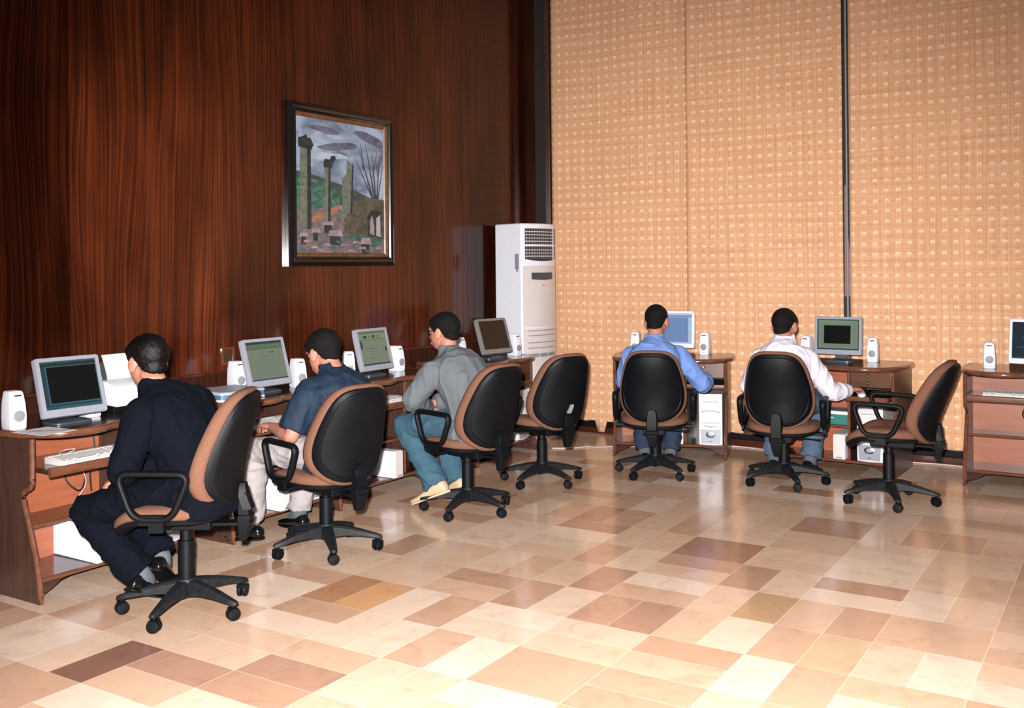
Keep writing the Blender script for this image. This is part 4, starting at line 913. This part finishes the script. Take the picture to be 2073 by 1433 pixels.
def person(label, c, deg, J, look, pitch, top, sleeve, trouser, shoe, hands, hair=('short', M_HAIR2), topname='shirt', hem=0.068, top_off=0.012, shoe_sole=None, glasses=False, sock=M_SOCK, tuck=False, seed=1.0, hemk=0.93):
    a = R(deg); f = Vector((math.cos(a), math.sin(a), 0)); r = Vector((f.y, -f.x, 0)); U = Vector((0, 0, 1))
    base = Vector((c[0], c[1], 0)); root = thing('person', label, 'person', base, 0.0)
    V = {k: r * p[0] + f * p[1] + U * p[2] for k, p in J.items()}
    pel, neck, head = V['pel'], V['neck'], V['head']
    la = R(look); hf = Vector((math.cos(la), math.sin(la), 0)); hr = Vector((hf.y, -hf.x, 0)); pt = R(pitch)
    hF = hf * math.cos(pt) + U * math.sin(pt); hU = U * math.cos(pt) - hf * math.sin(pt)
    def Hd(p): return head + hr * p[0] + hF * p[1] + hU * p[2]
    ctrl = (pel + neck) / 2 - f * 0.075
    def spine(t): return pel * (1 - t) ** 2 + ctrl * 2 * t * (1 - t) + neck * t * t
    def tang(t): return ((ctrl - pel) * (1 - t) + (neck - ctrl) * t).normalized()
    sr = (V['shR'] - V['shL']).normalized()
    def torso(b, off, low=-0.09, stop=1.0, skirt=0.0):
        L = []
        st = [(-1, low, .168 + skirt, .122 + skirt), (-1, low * .4, .175 + skirt, .128 + skirt), (0.0, 0, .168, .122), (0.2, 0, .150, .112), (0.42, 0, .156, .116), (0.62, 0, .172, .122), (0.78, 0, .172, .114), (0.9, 0, .125, .088), (0.97, 0, .078, .066), (1.0, 0, .058, .056)]
        for t, dz, A, B in st:
            if t > stop: break
            p = spine(max(t, 0)) + U * dz; tg = tang(max(t, 0)) if t > 0.05 else (U * 0.8 + tang(0) * 0.2).normalized()
            rv = (r * (1 - max(t, 0)) + sr * max(t, 0)); rv = (rv - tg * rv.dot(tg)).normalized(); fv = tg.cross(rv) * 1.0
            if fv.dot(f) < 0: fv = -fv
            lp = []
            for k in range(24):
                q = 2 * math.pi * k / 24; cx, sy = math.cos(q), math.sin(q)
                lp.append(p + rv * ((A + off) * math.copysign(abs(cx) ** 0.85, cx)) + fv * ((B + off) * math.copysign(abs(sy) ** 0.85, sy)))
            L.append(lp)
        b.rings(L)
        for s in 'LR':
            sh = V['sh' + s]; b.limb([(neck - U * 0.035 + (sh - neck) * 0.12, 0.046 + off), (neck - U * 0.03 + (sh - neck) * 0.5, 0.046 + off), (sh, 0.052 + off)])
            # shoulder blade
            b.ell(sh * 0.55 + (spine(0.72)) * 0.45 - f * 0.03, (0.07 + off, 0.07 + off, 0.09 + off))
    # ---- body
    b = MB(); torso(b, -0.012)
    for s in 'LR':
        sh, el, wr = V['sh' + s], V['el' + s], V['wr' + s]
        b.limb([(sh, .052), (sh.lerp(el, .4), .046), (el, .038)]); b.limb([(el, .038), (el.lerp(wr, .3), .041), (el.lerp(wr, .75), .031), (wr, .026)])
        hp, kn, an = V['hip' + s], V['kn' + s], V['an' + s]
        b.limb([(hp, .082), (hp.lerp(kn, .45), .074), (kn, .052)]); b.limb([(kn, .052), (kn.lerp(an, .3), .053), (kn.lerp(an, .75), .038), (an, .034)])
        b.limb([(an, .034), (an.lerp(V['toe' + s], .22), .022)])
        hd, hn, curl = hands[s]; hdv = r * hd[0] + f * hd[1] + U * hd[2]; hnv = r * hn[0] + f * hn[1] + U * hn[2]
        # the thumb lies towards the body's middle line
        x = hdv.cross(hnv); side = 1 if s == 'L' else -1
        hand(b, wr, hdv, hnv, side, curl)
    b.limb([(neck - U * 0.05, .058), (neck + U * 0.01, .055), (head + hU * -0.05 - hF * 0.02, .054), (head - hF * 0.015, .05)])
    # head with a face
    L = [[Hd(d * skull(d)) for d in row] for row in sphere_dirs(40, 26)]; b.rings(L)
    b.rings([[Hd((x * w, y, z)) for x, y in ((-1, 0.07), (-.55, q), (0, q + .004), (.55, q), (1, 0.07))] for z, w, q in ((0.022, .008, .098), (0.0, .010, .106), (-0.02, .014, .117), (-0.03, .017, .114), (-0.036, .010, .100))])
    b.limb([(Hd((-0.02, 0.096, -0.060)), .006), (Hd((0, 0.101, -0.058)), .0075), (Hd((0.02, 0.096, -0.060)), .006)], 8); b.limb([(Hd((-0.017, 0.093, -0.070)), .006), (Hd((0, 0.097, -0.071)), .008), (Hd((0.017, 0.093, -0.070)), .006)], 8)
    for s in (-1, 1):
        b.limb([(Hd((s * 0.015, 0.094, 0.026)), .007), (Hd((s * 0.035, 0.088, 0.03)), .007), (Hd((s * 0.052, 0.07, 0.024)), .006)], 8)
        M = Matrix.Rotation(R(-26) * s, 3, 'Z')
        Me = Matrix((hr, hF, hU)).transposed() @ M @ Matrix.Rotation(R(12), 3, 'X')
        b.ell(Hd((s * 0.081, -0.014, -0.010)), (0.0095, 0.023, 0.036), Me); b.ell(Hd((s * 0.074, -0.004, -0.012)), (0.012, 0.014, 0.022), Me); b.ell(Hd((s * 0.078, -0.004, -0.038)), (0.008, 0.010, 0.011), Me)
    me = remesh(b, 0.0052, 2); link_mesh('body', me, M_SKIN, root, angle=0)
    for s in (-1, 1):
        b = MB(); Me = Matrix((hr, hF, hU)).transposed()
        b.ell(Hd((s * 0.030, 0.0735, 0.008)), (0.0125, 0.0125, 0.0105), Me, 16, 10, 0); b.ell(Hd((s * 0.030, 0.082, 0.008)), (0.0058, 0.005, 0.0058), Me, 12, 8, 1); b.build('eye', [M_EYEW, M_EYED], root, angle=0)
        b = MB(); b.limb([(Hd((s * 0.014, 0.100, 0.030)), .0028), (Hd((s * 0.034, 0.094, 0.036)), .0034), (Hd((s * 0.054, 0.074, 0.029)), .0022)], 6); b.build('eyebrow', M_HAIR, root, angle=0)
    # ---- hair
    style, hm = hair; th_top, th_low, rough_ = {'short': (0.013, 0.004, 0.003), 'long': (0.013, 0.007, 0.004), 'crop': (0.010, 0.0035, 0.002), 'mop': (0.017, 0.003, 0.003)}[style]
    L = []
    for row in sphere_dirs(96, 60):
        lp = []
        for d in row:
            az = abs(math.degrees(math.atan2(d.x, d.y))); el = math.degrees(math.asin(max(-1, min(1, d.z))))
            lim = [(0, 42), (35, 40), (52, 24), (64, 8), (74, -6), (82, -4), (88, 14), (100, 16), (112, 0), (124, -28), (140, -36), (180, -39)]
            for (a0, l0), (a1, l1) in zip(lim, lim[1:]):
                if a0 <= az <= a1: low = l0 + (l1 - l0) * (az - a0) / (a1 - a0); break
            low += 3.5 * noise.noise(Vector((d.x * 9, d.y * 9, d.z * 4 + seed))) + 2 * noise.noise(Vector((d.x * 26, d.y * 26, seed)))
            k = smoothstep(low - 3, low + 4, el); up = smoothstep(-30, 45, el)
            t = -0.012 + k * (0.012 + th_low + (th_top - th_low) * up)
            nz = noise.noise(Vector((d.x * 16 + seed, d.y * 7, d.z * 9))) * rough_ + noise.noise(Vector((d.x * 42, d.y * 20, d.z * 24 + seed))) * rough_ * 0.6
            if style == 'long' and d.y > 0.1 and el > 30: t += 0.006 * smoothstep(0.1, 0.7, d.y)
            lp.append(Hd(d * (skull(d) + t + nz * k)))
        L.append(lp)
    b = MB(); b.rings(L); b.build('hair', hm, root, angle=0)
    if glasses:
        b = MB()
        for s in (-1, 1):
            b.tube([Hd((s * 0.033 + 0.024 * math.cos(t), 0.106 - 0.02 * abs(s * 0.033 + 0.024 * math.cos(t)) / 0.05, 0.004 + 0.018 * math.sin(t))) for t in (2 * math.pi * k / 16 for k in range(16))], 0.0016, 6, 0, None, True)
            b.tube([Hd((s * 0.057, 0.09, 0.01)), Hd((s * 0.078, 0.04, 0.012)), Hd((s * 0.082, -0.015, 0.008))], 0.0018, 6)
        b.tube([Hd((-0.01, 0.107, 0.008)), Hd((0, 0.110, 0.011)), Hd((0.01, 0.107, 0.008))], 0.0016, 6); b.build('glasses', M_BLACKM, root)
    # ---- trousers
    b = MB(); o_ = 0.004
    L = []
    for dz, A, B in ((-0.085, .16, .12), (-0.05, .178, .132), (0.02, .176, .130), (0.085, .162, .122)):
        p = pel + U * dz - f * 0.01 * (dz < 0); L.append([p + r * (A * math.cos(q)) + f * (B * math.sin(q)) for q in (2 * math.pi * k / 22 for k in range(22))])
    b.rings(L)
    for s in 'LR':
        hp, kn, an = V['hip' + s], V['kn' + s], V['an' + s]
        b.limb([(hp - f * .03, .098), (hp.lerp(kn, .35), .094), (hp.lerp(kn, .75), .080), (kn, .071)])
        e = kn.lerp(an, hemk); dr = (an - kn).normalized(); pts = [(kn, .070), (kn.lerp(an, .25), .070), (kn.lerp(an, .6), (hem + .066) / 2), (e, hem)]
        P, Q = [kn - dr * 0.03], [0.05]
        for p, q in pts: P.append(p); Q.append(q)
        b.tube(P, Q, 16)
    me = remesh(b, 0.0075, 3); folds(me, (r, f, U), (7, 8, 13), 0.011, seed); link_mesh('trousers', me, trouser, root, angle=0)
    # ---- socks and shoes
    for s in 'LR':
        kn, an, T = V['kn' + s], V['an' + s], V['toe' + s]
        b = MB(); b.limb([(kn.lerp(an, .5), .059), (kn.lerp(an, .8), .048), (an, .044)]); b.limb([(an, .042), (an.lerp(T, .3), .034)]); b.build('sock', sock, root, angle=0)
        d = (T - an); sc_ = d.length / 0.207; d.normalize(); n = (U - d * d.dot(U))
        if n.length < 0.2: n = (-f - d * d.dot(-f))
        n.normalize(); ph = R(15.4); fx = d * math.cos(ph) + n * math.sin(ph); uf = n * math.cos(ph) - d * math.sin(ph); sx = fx.cross(uf); sc_ = max(0.85, min(1.12, sc_))
        def foot(st, e=0.8): return [[an + fx * (x * sc_) + sx * (w * sc_ * math.copysign(abs(math.cos(q)) ** e, math.cos(q))) + uf * (((z0 + z1) / 2 + (z1 - z0) / 2 * math.copysign(abs(math.sin(q)) ** e, math.sin(q))) * sc_) for q in (2 * math.pi * k / 18 for k in range(18))] for x, w, z0, z1 in st]
        b = MB(); b.rings(foot([(-.075, .014, -.066, -.03), (-.068, .028, -.074, -.012), (-.045, .036, -.076, .004), (0, .039, -.076, .004), (.045, .042, -.076, -.014), (.085, .046, -.076, -.032), (.125, .048, -.076, -.042), (.165, .045, -.075, -.045), (.192, .034, -.073, -.05), (.207, .014, -.069, -.056)]))
        so = b.build('shoe', shoe, root, angle=0)
        b = MB(); b.rings(foot([(-.078, .018, -.084, -.070), (-.066, .034, -.085, -.070), (-.02, .038, -.085, -.070), (.04, .040, -.082, -.071), (.09, .049, -.084, -.071), (.14, .050, -.084, -.071), (.185, .038, -.082, -.069), (.21, .014, -.078, -.066)], 0.6))
        b.build('sole', shoe_sole or M_BLACKP, so, angle=50)
    # ---- shirt or jacket
    b = MB(); o_ = top_off; torso(b, o_, -0.03 if tuck else -0.10, 1.0, 0.0 if tuck else 0.012)
    for s in 'LR':
        sh, el, wr = V['sh' + s], V['el' + s], V['wr' + s]
        if sleeve == 'short':
            e = sh.lerp(el, 0.86); b.tube([sh - (el - sh) * 0.1, sh, sh.lerp(el, .5), e], [.04, .056 + o_, .060 + o_, .064 + o_], 18)
        else:
            b.limb([(sh, .055 + o_), (sh.lerp(el, .35), .055 + o_), (el, .047 + o_)]); e = el.lerp(wr, 0.93)
            b.tube([el - (wr - el).normalized() * 0.03, el, el.lerp(wr, .4), el.lerp(wr, .8), e], [.035, .047 + o_, .045 + o_, .036 + o_, .030 + o_], 16)
            b.tube([el.lerp(wr, .80), e], [.034 + o_ * .8, .034 + o_ * .8], 16)
    nk = neck + U * 0.0; hd_ = (head - neck).normalized()
    # collar: a fold standing round the neck
    ring = []
    for k in range(20):
        q = 2 * math.pi * k / 20; ring.append(nk + hd_ * (0.050 - 0.062 * max(0, math.sin(q))) + r * (0.062 * math.cos(q)) + f * (0.06 * math.sin(q) + 0.004))
    b.tube(ring, 0.012, 8, 0, None, True); b.tube([p - hd_ * 0.017 for p in ring], 0.014, 8, 0, None, True); b.tube([p - hd_ * 0.034 + (p - nk).normalized() * 0.003 for p in ring], 0.016, 8, 0, None, True); b.tube([p - hd_ * 0.055 + (p - nk).normalized() * 0.008 for p in ring], 0.020, 8, 0, None, True)
    me = remesh(b, 0.0075, 7); folds(me, (r, f, U), (11, 11, 4.2), 0.010 if topname != 'jacket' else 0.008, seed + 3); link_mesh(topname, me, top, root, angle=0)
    return root

fl = (0, 1, -0.08)
person('man in a dark suit sitting at the nearest desk, hands in his lap', (-3.57, 2.98), -165,
       dict(pel=(0, -.08, .54), neck=(0, .16, .965), head=(0, .205, 1.09), shL=(-.175, .10, .885), shR=(.175, .06, .895), elL=(-.25, .14, .665), wrL=(-.03, .30, .56), elR=(.25, .16, .66), wrR=(.05, .33, .565),
            hipL=(-.09, -.08, .54), hipR=(.09, -.08, .54), knL=(-.14, .43, .445), anL=(-.06, .20, .155), toeL=(.08, .20, .035), knR=(.13, .46, .45), anR=(.08, .20, .19), toeR=(.19, .24, .07)),
       172, -10, cloth('black_suit_wool', '#060911', 0.9, 0.4, 0.08), 'long', cloth('black_suit_trouser_wool', '#060911', 0.9, 0.4, 0.08), M_LEATHER,
       dict(L=((.75, .6, -.1), (0, .2, 1), .5), R=((-.75, .6, -.1), (0, .2, 1), .5)), ('long', M_HAIR), 'jacket', 0.082, 0.018, seed=1.0, hemk=0.97)
person('man in a navy short-sleeved shirt and light grey trousers typing at the second desk', (-3.66, 4.0), 168,
       dict(pel=(0, -.08, .53), neck=(0, -.02, .95), head=(0, .065, 1.045), shL=(-.16, -.03, .865), shR=(.155, -.03, .86), elL=(-.25, -.0, .635), wrL=(-.2, .25, .655), elR=(.25, .05, .63), wrR=(.0, .31, .66),
            hipL=(-.09, -.08, .535), hipR=(.09, -.08, .535), knL=(-.22, .40, .52), anL=(-.22, .44, .10), toeL=(-.29, .60, .035), knR=(.14, .42, .50), anR=(.10, .46, .10), toeR=(.11, .65, .035)),
       171, -20, cloth('navy_cotton', '#142333', 0.7, 0.35), 'short', cloth('light_grey_trouser_cotton', '#8e8888', 0.85, 0.35), M_LEATHER,
       dict(L=((.1, 1, -.05), (0, .1, 1), .35), R=((-.35, 1, -.05), (.1, .1, 1), .35)), ('mop', M_HAIR2), 'shirt', 0.070, 0.014, seed=2.0)
person('man with glasses in a grey shirt and blue jeans sitting at the third desk', (-3.53, 5.07), 170,
       dict(pel=(0, -.08, .54), neck=(0, .15, .96), head=(0, .195, 1.092), shL=(-.165, .12, .865), shR=(.16, .09, .865), elL=(-.25, .22, .685), wrL=(-.03, .31, .60), elR=(.25, .26, .67), wrR=(.06, .37, .62),
            hipL=(-.09, -.08, .54), hipR=(.09, -.08, .54), knL=(-.15, .41, .51), anL=(-.12, .17, .175), toeL=(-.15, .34, .04), knR=(.13, .40, .50), anR=(.06, .16, .165), toeR=(.09, .33, .035)),
       178, -8, cloth('grey_cotton', '#585d61', 0.85, 0.35), 'long', cloth('blue_denim', '#34505f', 0.85, 0.3), M_BEIGE,
       dict(L=((.7, .7, -.1), (0, .2, 1), .5), R=((-.7, .7, -.1), (0, .2, 1), .5)), ('short', M_HAIR2), 'shirt', 0.078, 0.018, M_SOLE, True, M_SKIN, seed=3.0, hemk=1.06)
person('man in a light blue shirt seen from behind at the desk by the curtain', (-2.98, 6.63), 112,
       dict(pel=(0, -.08, .50), neck=(0, .05, .945), head=(.015, .10, 1.09), shL=(-.16, .03, .85), shR=(.165, .03, .85), elL=(-.23, .14, .63), wrL=(-.10, .36, .66), elR=(.34, .14, .63), wrR=(.37, .36, .655),
            hipL=(-.09, -.08, .535), hipR=(.09, -.08, .535), knL=(-.13, .38, .53), anL=(-.09, .29, .10), toeL=(-.11, .47, .035), knR=(.14, .38, .53), anR=(.10, .29, .10), toeR=(.12, .47, .035)),
       98, -6, cloth('light_blue_cotton', '#6783bd', 0.8, 0.3), 'long', cloth('dark_denim', '#253044', 0.85, 0.3), M_LEATHER,
       dict(L=(fl, (0, .1, 1), .35), R=(fl, (0, .1, 1), .35)), ('crop', M_HAIR2), 'shirt', 0.072, 0.016, tuck=True, seed=4.0)
person('man in a white shirt seen from behind, reaching right to his mouse', (-2.10, 6.79), 98,
       dict(pel=(0, -.08, .50), neck=(0, .03, .955), head=(0, .09, 1.07), shL=(-.145, .05, .855), shR=(.15, .0, .862), elL=(-.26, .12, .63), wrL=(-.16, .33, .65), elR=(.30, .12, .615), wrR=(.405, .29, .62),
            hipL=(-.09, -.08, .535), hipR=(.09, -.08, .535), knL=(-.13, .38, .53), anL=(-.12, .30, .10), toeL=(-.13, .48, .035), knR=(.2, .35, .53), anR=(.14, .22, .12), toeR=(.18, .39, .035)),
       82, -6, cloth('white_cotton', '#cfcbd8', 0.8, 0.3), 'long', cloth('grey_blue_denim', '#465566', 0.85, 0.3), M_LEATHER,
       dict(L=(fl, (0, .1, 1), .35), R=((.5, .85, -.08), (0, .1, 1), .4)), ('crop', M_HAIR2), 'shirt', 0.072, 0.016, tuck=True, seed=5.0)
